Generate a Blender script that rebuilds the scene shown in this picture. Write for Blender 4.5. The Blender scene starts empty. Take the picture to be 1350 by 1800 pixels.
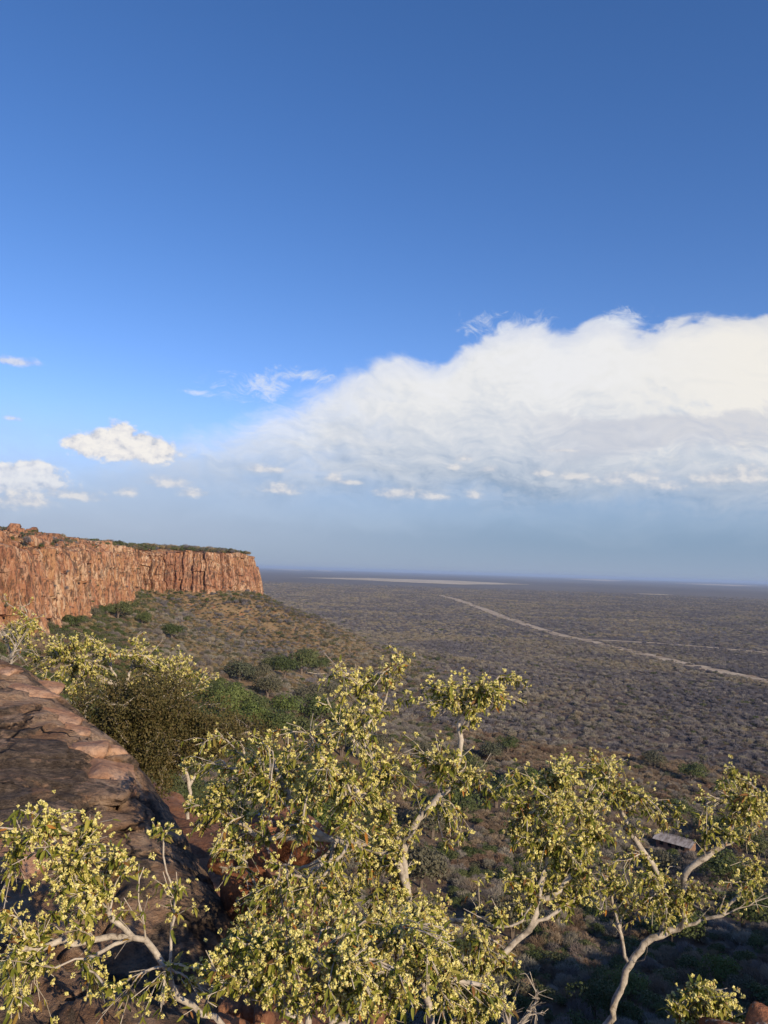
import bpy, math, random
import numpy as np
from mathutils import Matrix, Vector

random.seed(7)
RNG = np.random.default_rng(7)
scene = bpy.context.scene
COL = scene.collection

# ------------------------------------------------------------------ camera
W, Hh, F = 1350.0, 1800.0, 1352.0
PITCH, ROLL = math.radians(4.35), math.radians(1.8)
cam_d = bpy.data.cameras.new("camera")
cam = bpy.data.objects.new("camera", cam_d)
COL.objects.link(cam)
cam_d.sensor_fit = 'VERTICAL'
cam_d.sensor_height = 36.0
cam_d.sensor_width = 27.0
cam_d.lens = F / Hh * 36.0
cam_d.clip_start = 0.05
cam_d.clip_end = 200000.0
CM = Matrix.Rotation(math.radians(90) + PITCH, 4, 'X') @ Matrix.Rotation(ROLL, 4, 'Z')
cam.matrix_world = CM
scene.camera = cam

def ray(u, v):
    d = CM.to_3x3() @ Vector(((u - W / 2) / F, -(v - Hh / 2) / F, -1.0))
    return d

def P(u, v, y):
    """point of the place seen at photo pixel (u, v), y metres ahead of the camera"""
    d = ray(u, v)
    return d * (y / d.y)

def azel(u, v):
    d = ray(u, v).normalized()
    return math.degrees(math.atan2(d.x, d.y)), math.degrees(math.asin(d.z))

# ------------------------------------------------------------------ sun, exposure
SUN_AZ, SUN_EL = math.radians(142.0), math.radians(22.0)      # clockwise from the view direction (+Y)
to_sun = Vector((math.sin(SUN_AZ) * math.cos(SUN_EL), math.cos(SUN_AZ) * math.cos(SUN_EL), math.sin(SUN_EL)))
sun_d = bpy.data.lights.new("sun", 'SUN')
sun_d.energy = 5.0
sun_d.angle = math.radians(0.55)
sun_d.color = (1.0, 0.83, 0.60)
sun = bpy.data.objects.new("sun", sun_d)
sun.rotation_euler = to_sun.to_track_quat('Z', 'Y').to_euler()
sun.location = to_sun * 100
COL.objects.link(sun)
vs = scene.view_settings
vs.view_transform = 'Standard'
vs.look = 'None'
vs.exposure = 0.0
vs.gamma = 1.0
vs.use_curve_mapping = False
scene.cycles.use_denoising = True
scene.cycles.max_bounces = 8
scene.cycles.transparent_max_bounces = 8
scene.cycles.volume_bounces = 0
scene.cycles.sample_clamp_indirect = 6.0

# ------------------------------------------------------------------ node helper
class G:
    """small expression builder for shader node trees"""
    def __init__(s, tree):
        s.t = tree
    def n(s, kind, **kw):
        nd = s.t.nodes.new(kind)
        for k, v in kw.items():
            setattr(nd, k, v)
        return nd
    def put(s, sock, v):
        if hasattr(v, 'is_linked'):
            s.t.links.new(v, sock)
        elif v is not None:
            sock.default_value = v
    def m(s, op, a, b=None, c=None, clamp=False):
        nd = s.n('ShaderNodeMath', operation=op, use_clamp=clamp)
        s.put(nd.inputs[0], a); s.put(nd.inputs[1], b); s.put(nd.inputs[2], c)
        return nd.outputs[0]
    def vm(s, op, a, b=None):
        nd = s.n('ShaderNodeVectorMath', operation=op)
        s.put(nd.inputs[0], a); s.put(nd.inputs[1], b)
        return nd.outputs[0]
    def sm(s, x, lo, hi, a=0.0, b=1.0):
        nd = s.n('ShaderNodeMapRange', interpolation_type='SMOOTHSTEP')
        s.put(nd.inputs[0], x); s.put(nd.inputs[1], lo); s.put(nd.inputs[2], hi); s.put(nd.inputs[3], a); s.put(nd.inputs[4], b)
        return nd.outputs[0]
    def mix(s, f, a, b, blend='MIX'):
        nd = s.n('ShaderNodeMix', data_type='RGBA', blend_type=blend)
        s.put(nd.inputs[0], f)
        s.put(nd.inputs[6], a if hasattr(a, 'is_linked') else (*a, 1.0))
        s.put(nd.inputs[7], b if hasattr(b, 'is_linked') else (*b, 1.0))
        return nd.outputs[2]
    def noise(s, vec, scale, detail=4.0, rough=0.5, dist=0.0, out=0):
        nd = s.n('ShaderNodeTexNoise')
        s.put(nd.inputs['Vector'], vec)
        nd.inputs['Scale'].default_value = scale
        nd.inputs['Detail'].default_value = detail
        nd.inputs['Roughness'].default_value = rough
        nd.inputs['Distortion'].default_value = dist
        return nd.outputs[out]
    def voro(s, vec, scale, feature='F1', out=0, rnd=1.0):
        nd = s.n('ShaderNodeTexVoronoi', feature=feature)
        s.put(nd.inputs['Vector'], vec)
        nd.inputs['Scale'].default_value = scale
        nd.inputs['Randomness'].default_value = rnd
        return nd.outputs[out]
    def ramp(s, f, stops, interp='LINEAR'):
        nd = s.n('ShaderNodeValToRGB')
        nd.color_ramp.interpolation = interp
        el = nd.color_ramp.elements
        while len(el) < len(stops):
            el.new(0.5)
        for e, (p, c) in zip(el, stops):
            e.position = p
            e.color = (*c, 1.0)
        s.put(nd.inputs[0], f)
        return nd.outputs[0]
    def xyz(s, x, y, z):
        nd = s.n('ShaderNodeCombineXYZ')
        s.put(nd.inputs[0], x); s.put(nd.inputs[1], y); s.put(nd.inputs[2], z)
        return nd.outputs[0]
    def sep(s, v):
        nd = s.n('ShaderNodeSeparateXYZ')
        s.put(nd.inputs[0], v)
        return nd.outputs[0], nd.outputs[1], nd.outputs[2]
    def bump(s, h, strength, dist):
        nd = s.n('ShaderNodeBump')
        nd.inputs['Strength'].default_value = strength
        nd.inputs['Distance'].default_value = dist
        s.put(nd.inputs['Height'], h)
        return nd.outputs[0]

# ------------------------------------------------------------------ sky with clouds
world = bpy.data.worlds.new("World")
scene.world = world
world.use_nodes = True
wt = world.node_tree
wt.nodes.clear()
g = G(wt)
nish = g.n('ShaderNodeTexSky', sky_type='NISHITA')
nish.sun_disc = False
nish.sun_elevation = SUN_EL
nish.sun_rotation = SUN_AZ
nish.altitude = 1500
nish.air_density = 1.0
nish.dust_density = 0.35
nish.ozone_density = 2.2
bg_sky = g.n('ShaderNodeBackground')
hsv = g.n('ShaderNodeHueSaturation')
hsv.inputs['Saturation'].default_value = 1.25
wt.links.new(nish.outputs[0], hsv.inputs['Color'])
sky_col = g.mix(1.0, hsv.outputs[0], (1.30, 1.02, 1.14), 'MULTIPLY')
wt.links.new(sky_col, bg_sky.inputs[0])
bg_sky.inputs[1].default_value = 0.15

dirv = g.vm('NORMALIZE', g.n('ShaderNodeTexCoord').outputs['Generated'])
dx, dy, dz = g.sep(dirv)
AZ = g.m('MULTIPLY', g.m('ARCTAN2', dx, dy), 180 / math.pi)
EL = g.m('MULTIPLY', g.m('ARCSINE', dz), 180 / math.pi)
CP = g.xyz(AZ, EL, 0.0)                                   # sky position in degrees

def curve(x, x0, x1, pts, y0, y1):
    nd = g.n('ShaderNodeFloatCurve')
    g.put(nd.inputs['Value'], g.m('DIVIDE', g.m('SUBTRACT', x, x0), x1 - x0, clamp=True))
    c = nd.mapping.curves[0]
    pts = sorted(pts)
    P2 = [((a - x0) / (x1 - x0), (b - y0) / (y1 - y0)) for a, b in pts]
    while len(c.points) < len(P2):
        c.points.new(0.5, 0.5)
    for q, p in zip(c.points, P2):
        q.location = p
        q.handle_type = 'AUTO_CLAMPED'
    nd.mapping.update()
    return g.m('ADD', g.m('MULTIPLY', nd.outputs[0], y1 - y0), y0)

# the anvil: its upper outline as elevation over azimuth
top_px = [(-150, 850), (0, 850), (110, 835), (190, 800), (250, 778), (300, 762), (400, 738), (480, 708), (560, 682), (625, 645), (700, 626), (760, 640), (840, 592),
          (930, 572), (985, 588), (1060, 562), (1130, 582), (1200, 560), (1350, 552), (1500, 545)]
T = curve(AZ, -40, 40, [azel(*p) for p in top_px] + [(-40, 6.5), (40, 21)], 0, 30)
warp = g.vm('SCALE', g.vm('SUBTRACT', g.noise(CP, 0.16, 3, 0.5, out=1), (0.5, 0.5, 0.5)), None)
warp.node.inputs['Scale'].default_value = 5.0
CW = g.vm('ADD', CP, warp)
CWs = g.vm('MULTIPLY', CW, (0.55, 1.0, 1.0))
def ridged(v, sc):
    return g.m('SUBTRACT', 1.0, g.m('ABSOLUTE', g.m('MULTIPLY', g.m('SUBTRACT', g.noise(v, sc, 5, 0.55), 0.5), 3.2)))
n1 = g.m('ADD', g.m('MULTIPLY', g.noise(CWs, 0.42, 9, 0.60), 0.80), g.m('MULTIPLY', ridged(CWs, 0.55), 0.16))
n_wisp = g.noise(g.vm('MULTIPLY', CW, (0.30, 1.15, 1.0)), 0.42, 6, 0.55)
soft = g.sm(AZ, -18, 6, 3.3, 1.5)
amp = g.sm(AZ, -14, 6, 2.0, 1.9)
d_top = g.m('ADD', g.m('DIVIDE', g.m('SUBTRACT', T, EL), soft), g.m('MULTIPLY', g.m('SUBTRACT', n1, 0.5), amp))
a_top = g.m('ADD', g.m('MULTIPLY', g.sm(d_top, -0.12, g.sm(AZ, -10, 8, 0.9, 0.34)), 0.66), g.m('MULTIPLY', g.sm(d_top, -0.2, 1.2), 0.34))
a_bot = g.sm(g.m('ADD', EL, g.m('MULTIPLY', g.m('SUBTRACT', n_wisp, 0.5), 5.0)), 2.2, 7.5)
a_left = g.sm(g.m('ADD', AZ, g.m('MULTIPLY', g.m('SUBTRACT', g.noise(g.vm('MULTIPLY', CW, (0.3, 1.1, 1.0)), 0.6, 5, 0.6), 0.5), 26.0)), -26, 4, 0.56, 0.98)
bank = g.m('MULTIPLY', g.m('MULTIPLY', a_top, a_bot), a_left)
# light and body of the anvil
rel = g.m('ADD', g.m('DIVIDE', EL, T), g.m('MULTIPLY', g.m('SUBTRACT', g.noise(CWs, 0.22, 7, 0.6), 0.5), 0.62))
rel = g.m('ADD', rel, g.sm(AZ, -5, 28, 0.0, 0.17))
CW2 = g.vm('ADD', CWs, (0.28, 0.40, 0.0))
n1b = g.m('ADD', g.m('MULTIPLY', g.noise(CW2, 0.42, 9, 0.60), 0.80), g.m('MULTIPLY', ridged(CW2, 0.55), 0.16))
relief = g.m('MULTIPLY', g.m('SUBTRACT', n1, n1b), 0.95)
rel2 = g.m('ADD', rel, relief)
WHITE, WARM, GREY, SLATE = (0.83, 0.83, 0.83), (0.90, 0.865, 0.80), (0.54, 0.60, 0.695), (0.34, 0.43, 0.565)
bank_col = g.ramp(rel2, [(0.30, SLATE), (0.46, GREY), (0.66, (0.68, 0.71, 0.76)), (0.86, WHITE), (1.0, (0.86, 0.86, 0.87))])
bank_col = g.mix(g.m('MULTIPLY', g.sm(AZ, 12, 28), g.sm(rel2, 0.6, 0.85)), bank_col, WARM)
# a grey shelf of cloud in front of the white tower, and thin streaks farther along
ELw = g.m('ADD', EL, g.m('MULTIPLY', g.m('SUBTRACT', g.noise(g.vm('MULTIPLY', CW, (0.22, 0.8, 1.0)), 0.5, 6, 0.6), 0.5), 4.2))
shelf = g.m('MULTIPLY', g.m('MULTIPLY', g.sm(ELw, 8.2, 9.4), g.sm(ELw, 11.2, 11.9, 1.0, 0.0)), g.sm(AZ, 7, 17, 0.0, 0.62))
bank_col = g.mix(shelf, bank_col, (0.56, 0.58, 0.66))
streak = g.noise(g.vm('MULTIPLY', CW, (0.16, 1.25, 1.0)), 0.8, 6, 0.62)
bank_col = g.mix(g.m('MULTIPLY', g.sm(streak, 0.50, 0.64), g.sm(EL, 7.0, 13.5, 0.42, 0.05)), bank_col, (0.80, 0.80, 0.82))
bank_col = g.mix(g.m('MULTIPLY', g.sm(streak, 0.48, 0.36), g.sm(EL, 6.0, 13.0, 0.38, 0.05)), bank_col, (0.43, 0.50, 0.62))
# rain haze hanging below the clouds, pale on the far side and slate under the anvil
veil = g.m('MULTIPLY', g.sm(g.m('ADD', EL, g.m('MULTIPLY', g.m('SUBTRACT', n_wisp, 0.5), 3.0)), 2.0, g.sm(AZ, -20, 0, 12.5, 9.5), 1.0, 0.0), 0.93)
veil_col = g.mix(g.sm(AZ, -24, 16), (0.345, 0.430, 0.575), (0.205, 0.318, 0.470))
veil_col = g.mix(g.sm(EL, 0.0, 2.6), (0.225, 0.335, 0.485), veil_col)

# small cumulus: (u, v, half width, height up, height down) in photo pixels turned into sky angles
big = [(205, 788, 92, 30, 24), (212, 764, 30, 26, 26), (148, 780, 44, 18, 18), (180, 772, 36, 20, 20), (268, 795, 50, 28, 22), (250, 780, 40, 20, 22), (30, 838, 85, 24, 34), (60, 826, 40, 18, 20)]
cum = [(40, 880, 62, 26, 20), (130, 872, 62, 17, 10), (300, 850, 50, 17, 10), (338, 868, 32, 16, 9), (222, 866, 26, 14, 9),
       (495, 862, 46, 20, 10), (588, 842, 22, 15, 9), (610, 848, 34, 7, 6), (700, 868, 60, 16, 12), (760, 873, 50, 12, 9), (833, 873, 24, 14, 7),
       (800, 822, 24, 9, 7), (815, 806, 20, 11, 8), (862, 826, 26, 10, 7), (470, 826, 48, 13, 8), (960, 832, 38, 14, 8), (1010, 838, 44, 15, 9), (1075, 845, 62, 17, 10), (1130, 842, 52, 25, 12), (1170, 855, 42, 13, 10),
       (1260, 842, 50, 20, 14), (1310, 838, 50, 26, 16), (25, 637, 44, 13, 7), (22, 736, 18, 7, 5), (985, 792, 50, 5, 4)]
nb = g.noise(g.vm('ADD', g.vm('MULTIPLY', CP, (0.8, 1.0, 1.0)), (31.0, 7.0, 0.0)), 1.25, 6, 0.6)
nb2 = g.noise(g.vm('ADD', g.vm('MULTIPLY', CP, (0.8, 1.0, 1.0)), (31.22, 7.3, 0.0)), 1.25, 6, 0.6)
nw = g.noise(g.vm('ADD', g.vm('MULTIPLY', CP, (0.55, 1.5, 1.0)), (11.0, 3.0, 0.0)), 1.0, 6, 0.62)
DEG = math.degrees(1 / F)
def blobs(lst):
    field = None
    for (u, v, ru, up, dn) in lst:
        a0, e0 = azel(u, v)
        ex = g.m('DIVIDE', g.m('SUBTRACT', AZ, a0), ru * DEG)
        ey = g.m('SUBTRACT', EL, e0)
        ey = g.m('MAXIMUM', g.m('DIVIDE', ey, up * DEG), g.m('DIVIDE', ey, -dn * DEG))
        f = g.m('SUBTRACT', 1.0, g.m('SQRT', g.m('ADD', g.m('MULTIPLY', ex, ex), g.m('MULTIPLY', ey, ey))))
        field = f if field is None else g.m('MAXIMUM', field, f)
    return field
light = g.m('MULTIPLY', g.m('SUBTRACT', nb, nb2), 1.7)
f1 = blobs(big)
fb = g.m('ADD', f1, g.m('MULTIPLY', g.m('SUBTRACT', nb, 0.46), 1.3))
a_big = g.m('MULTIPLY', g.m('MULTIPLY', g.sm(fb, 0.0, 0.42), g.sm(f1, -0.6, -0.1)), g.sm(EL, 4.5, 8.0, 0.6, 0.97))
big_col = g.ramp(g.m('ADD', light, g.sm(fb, 0.0, 0.9, 0.35, 0.75)), [(0.1, (0.52, 0.55, 0.63)), (0.5, (0.80, 0.78, 0.78)), (0.85, (0.93, 0.89, 0.84))])
f2 = blobs(cum)
fcum = g.m('ADD', f2, g.m('ADD', g.m('MULTIPLY', g.m('SUBTRACT', nb, 0.5), 1.3), g.m('MULTIPLY', g.m('SUBTRACT', nw, 0.5), 1.2)))
a_cum = g.m('MULTIPLY', g.m('MULTIPLY', g.sm(fcum, -0.05, 0.95), g.sm(f2, -0.7, -0.1)), g.sm(EL, 3.0, 8.0, 0.74, 0.70))
cum_col = g.ramp(g.m('ADD', light, g.sm(fcum, 0.0, 0.9, 0.3, 0.7)), [(0.1, (0.46, 0.51, 0.61)), (0.5, (0.66, 0.66, 0.70)), (0.85, (0.84, 0.80, 0.77))])

f3 = blobs([(455, 684, 95, 36, 24), (525, 660, 70, 18, 16), (345, 690, 40, 10, 8), (860, 578, 60, 30, 20), (1090, 562, 50, 26, 20), (955, 570, 40, 22, 16)])
nx3 = g.noise(g.vm('ADD', g.vm('MULTIPLY', CW, (0.5, 1.1, 1.0)), (5.0, 1.0, 0.0)), 0.95, 7, 0.66, 0.6)
a_wis = g.m('MULTIPLY', g.m('MULTIPLY', g.sm(g.m('ADD', f3, g.m('MULTIPLY', g.m('SUBTRACT', nx3, 0.52), 4.0)), 0.0, 1.3), g.sm(f3, -0.5, 0.2)), 0.72)

def over(base, col, alpha):
    b = g.n('ShaderNodeBackground')
    g.put(b.inputs[0], col)
    b.inputs[1].default_value = 1.0
    mx = g.n('ShaderNodeMixShader')
    g.put(mx.inputs[0], alpha)
    wt.links.new(base, mx.inputs[1]); wt.links.new(b.outputs[0], mx.inputs[2])
    return mx.outputs[0]
# clouds thin out behind the camera, where the sun stands in a clear sky
FRONT = g.sm(g.m('ABSOLUTE', AZ), 60, 110, 1.0, 0.0)
sh = over(bg_sky.outputs[0], bank_col, g.m('MULTIPLY', bank, FRONT))
sh = over(sh, veil_col, g.m('MULTIPLY', veil, g.sm(g.m('ABSOLUTE', AZ), 60, 120, 1.0, 0.35)))
sh = over(sh, (0.80, 0.83, 0.88, 1.0), a_wis)
sh = over(sh, big_col, a_big)
sh = over(sh, cum_col, a_cum)
wo = g.n('ShaderNodeOutputWorld')
wt.links.new(sh, wo.inputs[0])

# ------------------------------------------------------------------ numpy noise
def _h(ix, iy, iz, seed):
    h = (ix * 374761393 + iy * 668265263 + iz * 2147483647 + seed * 1274126177) & 0xffffffff
    h = ((h ^ (h >> 13)) * 1274126177) & 0xffffffff
    h = ((h ^ (h >> 16)) * 2246822519) & 0xffffffff
    return ((h ^ (h >> 15)) & 0xffffff) / float(0xffffff)

def vnoise(x, y, z=0.0, seed=0):
    x, y, z = np.broadcast_arrays(np.asarray(x, float), np.asarray(y, float), np.asarray(z, float))
    ix, iy, iz = np.floor(x).astype(np.int64), np.floor(y).astype(np.int64), np.floor(z).astype(np.int64)
    fx, fy, fz = x - ix, y - iy, z - iz
    fx, fy, fz = [f * f * f * (f * (f * 6 - 15) + 10) for f in (fx, fy, fz)]
    r = 0
    for a in (0, 1):
        for b in (0, 1):
            for c in (0, 1):
                r = r + _h(ix + a, iy + b, iz + c, seed) * (fx if a else 1 - fx) * (fy if b else 1 - fy) * (fz if c else 1 - fz)
    return r * 2 - 1

def fbm(x, y, z=0.0, o=4, seed=0, gain=0.5):
    r, a, f, t = 0, 1.0, 1.0, 0
    for i in range(o):
        r = r + a * vnoise(np.asarray(x) * f, np.asarray(y) * f, np.asarray(z) * f, seed + i * 17)
        t += a; a *= gain; f *= 2.03
    return r / t

def sstep(x, a, b):
    t = np.clip((np.asarray(x, float) - a) / (b - a), 0, 1)
    return t * t * (3 - 2 * t)

# ------------------------------------------------------------------ mesh helpers
def mesh_np(name, V, Fq, smooth=True, mats=()):
    """mesh from numpy arrays: V (n,3), Fq (m,3 or 4)"""
    me = bpy.data.meshes.new(name)
    V = np.asarray(V, np.float32); Fq = np.asarray(Fq, np.int32)
    k = Fq.shape[1]
    me.vertices.add(len(V)); me.vertices.foreach_set('co', V.ravel())
    me.loops.add(Fq.size); me.loops.foreach_set('vertex_index', Fq.ravel())
    me.polygons.add(len(Fq))
    me.polygons.foreach_set('loop_start', np.arange(0, Fq.size, k, dtype=np.int32))
    me.polygons.foreach_set('use_smooth', np.full(len(Fq), smooth, bool))
    me.update(calc_edges=True)
    for m in mats:
        me.materials.append(m)
    return me

def add(name, me, parent=None, loc=(0, 0, 0)):
    o = bpy.data.objects.new(name, me)
    COL.objects.link(o)
    if parent is not None:
        o.parent = parent
    o.location = loc
    return o

def tag(o, label=None, cat=None, group=None, kind=None):
    if label: o['label'] = label
    if cat: o['category'] = cat
    if group: o['group'] = group
    if kind: o['kind'] = kind
    return o

def grid_faces(nr, nc, wrap=False):
    r, c = np.meshgrid(np.arange(nr - 1), np.arange(nc if wrap else nc - 1), indexing='ij')
    c2 = (c + 1) % nc
    return np.stack([r * nc + c, r * nc + c2, (r + 1) * nc + c2, (r + 1) * nc + c], -1).reshape(-1, 4)

def flip(Fq):
    return Fq[:, ::-1]

# ------------------------------------------------------------------ materials
def mat(name):
    m = bpy.data.materials.new(name)
    m.use_nodes = True
    t = m.node_tree
    b = t.nodes['Principled BSDF']
    b.inputs['Roughness'].default_value = 0.85
    b.inputs['Specular IOR Level'].default_value = 0.2
    return m, G(t), b

def leaf_mat(name, stops, transl=0.3, rough=0.5, per_island=True, spec=0.3):
    m, g, b = mat(name)
    oi = g.n('ShaderNodeObjectInfo').outputs['Random']
    r = oi
    if per_island:
        r = g.m('FRACT', g.m('ADD', oi, g.n('ShaderNodeNewGeometry').outputs['Random Per Island']))
    c = g.ramp(r, stops)
    g.put(b.inputs['Base Color'], c)
    b.inputs['Roughness'].default_value = rough
    b.inputs['Specular IOR Level'].default_value = spec
    tr = g.n('ShaderNodeBsdfTranslucent')
    g.put(tr.inputs[0], c)
    mx = g.n('ShaderNodeMixShader')
    mx.inputs[0].default_value = transl
    m.node_tree.links.new(b.outputs[0], mx.inputs[1]); m.node_tree.links.new(tr.outputs[0], mx.inputs[2])
    m.node_tree.links.new(mx.outputs[0], m.node_tree.nodes['Material Output'].inputs[0])
    return m

M = {}
# plain and talus soil
m, g, b = mat('plain_soil')
pos = g.n('ShaderNodeNewGeometry').outputs['Position']
px_, py_, pz_ = g.sep(pos)
pat = g.noise(pos, 0.012, 6, 0.62)
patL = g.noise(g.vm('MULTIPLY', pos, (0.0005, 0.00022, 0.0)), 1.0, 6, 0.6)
col = g.ramp(pat, [(0.30, (0.065, 0.045, 0.036)), (0.5, (0.105, 0.076, 0.060)), (0.70, (0.19, 0.135, 0.095))])
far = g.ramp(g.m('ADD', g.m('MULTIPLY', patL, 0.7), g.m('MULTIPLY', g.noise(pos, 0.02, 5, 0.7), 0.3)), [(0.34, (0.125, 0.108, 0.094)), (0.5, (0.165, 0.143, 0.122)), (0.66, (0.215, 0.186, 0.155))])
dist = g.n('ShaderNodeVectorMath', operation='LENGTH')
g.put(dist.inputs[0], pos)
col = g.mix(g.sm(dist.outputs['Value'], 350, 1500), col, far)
# talus: dry grass and red earth
tal = g.ramp(g.noise(pos, 0.11, 6, 0.65), [(0.32, (0.13, 0.075, 0.042)), (0.46, (0.22, 0.145, 0.075)), (0.58, (0.28, 0.20, 0.105)), (0.68, (0.31, 0.13, 0.065))])
col = g.mix(g.m('MULTIPLY', g.sm(pz_, -73, -50), g.sm(py_, 170, 330, 0.35, 1.0)), col, tal)
g.put(b.inputs['Base Color'], col)
g.put(b.inputs['Normal'], g.bump(g.noise(pos, 0.4, 6, 0.6), 0.8, 0.6))
M['soil'] = m

def rock_nodes(name, streak, base, pale, dark, ochre, scale=1.0, lichen=False):
    m, g, b = mat(name)
    pos = g.n('ShaderNodeNewGeometry').outputs['Position']
    sp = g.vm('MULTIPLY', pos, (scale, scale, scale * streak))
    n_a = g.noise(sp, 0.28, 7, 0.62)
    n_b = g.noise(g.vm('ADD', sp, (40, 3, 9)), 0.55, 6, 0.6)
    n_c = g.noise(pos, 0.9 * scale, 6, 0.7)
    c = g.ramp(n_a, [(0.36, dark), (0.43, base), (0.49, ochre), (0.54, base), (0.60, pale), (0.66, ochre)])
    c = g.mix(g.sm(n_b, 0.54, 0.60, 0.0, 0.8), c, pale)
    c = g.mix(g.sm(g.noise(g.vm('MULTIPLY', pos, (0.05, 0.05, 0.05)), 1.0, 3, 0.5), 0.46, 0.6, 0.0, 0.5), c, (0.30, 0.115, 0.065))
    c = g.mix(g.sm(g.noise(g.vm('ADD', sp, (7, 77, 2)), 0.8, 7, 0.7), 0.52, 0.57, 0.0, 0.85), c, dark)
    c = g.mix(g.m('MULTIPLY', g.sm(n_c, 0.3, 0.8), 0.35), c, ochre)
    n_d = g.noise(g.vm('MULTIPLY', pos, (1, 1, 0.35)), 1.5, 6, 0.75)
    c = g.mix(g.sm(n_d, 0.53, 0.60, 0.0, 0.8), c, dark)
    c = g.mix(g.sm(n_d, 0.42, 0.36, 0.0, 0.6), c, pale)
    g.put(b.inputs['Base Color'], c)
    g.put(b.inputs['Normal'], g.bump(g.m('ADD', n_c, n_a), 0.9, 0.5 / scale))
    b.inputs['Roughness'].default_value = 0.9
    return m
M['cliff'] = rock_nodes('cliff_rock', 0.2, (0.31, 0.138, 0.075), (0.56, 0.395, 0.26), (0.062, 0.038, 0.030), (0.39, 0.215, 0.105))
M['slope_rock'] = None
m, g, b = mat('plateau_slope')
pos = g.n('ShaderNodeNewGeometry').outputs['Position']
c = g.ramp(g.noise(pos, 0.16, 7, 0.65), [(0.34, (0.11, 0.07, 0.04)), (0.46, (0.33, 0.15, 0.07)), (0.56, (0.38, 0.2, 0.10)), (0.64, (0.26, 0.2, 0.10)), (0.74, (0.17, 0.16, 0.07))])
g.put(b.inputs['Base Color'], c)
g.put(b.inputs['Normal'], g.bump(g.noise(pos, 0.5, 7, 0.7), 1.0, 1.0))
M['slope_rock'] = m

# ------------------------------------------------------------------ the escarpment: plan of the rim
# x, y, rim z, base z, rise of the ground behind the rim
RIM_L = [(-10, 17, -5, -18, 1), (-35, 36, -4, -18, 2), (-72, 85, 0, -19, 3), (-100, 150, 0, -20, 8), (-106, 205, 1.4, -20.5, 9.5), (-101, 236, 2.6, -21.5, 9.5),
         (-111, 280, 4.2, -21, 8.5), (-122, 325, 6.0, -20, 6.5), (-133, 380, 7.2, -19, 4.0), (-142, 440, 8.0, -18, 3.5), (-160, 490, 7.8, -17, 4), (-141, 503, 7.6, -18, 4.2), (-113, 508, 7.6, -20, 3),
         (-96, 524, 7.8, -18, 3), (-91, 543, 7.6, -14, 2.2), (-97, 563, 7.5, -14, 3), (-126, 602, 7.4, -18, 4), (-220, 655, 7, -18, 6), (-420, 700, 7, -18, 6)]
RIM_R = [(12, -1, -5, -18, 0.5), (28, 3, -7, -19, 0.5), (60, 16, -9, -20, 0.5), (110, 34, -9, -20, 0.5), (158, 48, -8, -20, 0.5), (230, 62, -8, -20, 0.5), (420, 66, -8, -20, 0.5), (800, -40, -8, -20, 0.5)]  # unseen right rim, put in to shade the valley, lowered for grazing sun
MID = [(-4, 13), (-1.0, 8.5), (0.4, 5.2), (1.6, 3.4), (4, 1)]
POLY = np.array([(p[0], p[1]) for p in reversed(RIM_L)] + MID + [(p[0], p[1]) for p in RIM_R], float)
CLOSED = np.vstack([POLY, [(800, -900), (-900, -900), (-900, 700)]])

def rim_dist(x, y):
    x = np.asarray(x, float); y = np.asarray(y, float)
    best = np.full(x.shape, 1e18)
    for (ax, ay), (bx, by) in zip(POLY[:-1], POLY[1:]):
        ex, ey = bx - ax, by - ay
        t = np.clip(((x - ax) * ex + (y - ay) * ey) / (ex * ex + ey * ey), 0, 1)
        best = np.minimum(best, (x - ax - t * ex) ** 2 + (y - ay - t * ey) ** 2)
    return np.sqrt(best)

def inside(x, y):
    x = np.asarray(x, float); y = np.asarray(y, float)
    r = np.zeros(x.shape, bool)
    n = len(CLOSED)
    for i in range(n):
        (ax, ay), (bx, by) = CLOSED[i], CLOSED[(i + 1) % n]
        c = ((ay > y) != (by > y)) & (x < (bx - ax) * (y - ay) / (by - ay + 1e-12) + ax)
        r ^= c
    return r

PLAIN = -78.0
def Hgt(x, y):
    s = rim_dist(x, y)
    s = np.where(inside(x, y), 0.0, s)
    left = sstep(-np.asarray(x), -10, 50)
    L = 88 + 34 * left
    z0 = -18.5 + 3.0 * left * sstep(y, 300, 520)
    z = PLAIN + (z0 - PLAIN) * np.exp(-s / L)
    k = np.exp(-s / 170.0) * sstep(s, 0, 25)
    return z + k * (4.5 * fbm(np.asarray(x) / 46, np.asarray(y) / 46, 0, 4, 3) + 0.9 * fbm(np.asarray(x) / 9, np.asarray(y) / 9, 0, 3, 5)) - 1.5 * sstep(s, 600, 300) * 0

th = np.concatenate([np.arange(-180, -42, 3.0), np.arange(-42, 42, 0.3), np.arange(42, 180, 3.0)])
rr = [2.0]
while rr[-1] < 60000:
    rr.append(rr[-1] * 1.021 + 0.02)
rr = np.array(rr)
R2, T2 = np.meshgrid(rr, np.radians(th), indexing='ij')
X, Y = R2 * np.sin(T2), R2 * np.cos(T2)
Z = Hgt(X, Y)
V = np.stack([X, Y, Z], -1).reshape(-1, 3)
Fq = grid_faces(len(rr), len(th), wrap=True)
ground = tag(add('plain_ground', mesh_np('plain_ground', V, flip(Fq), True, [M['soil']])), kind='structure')

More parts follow.
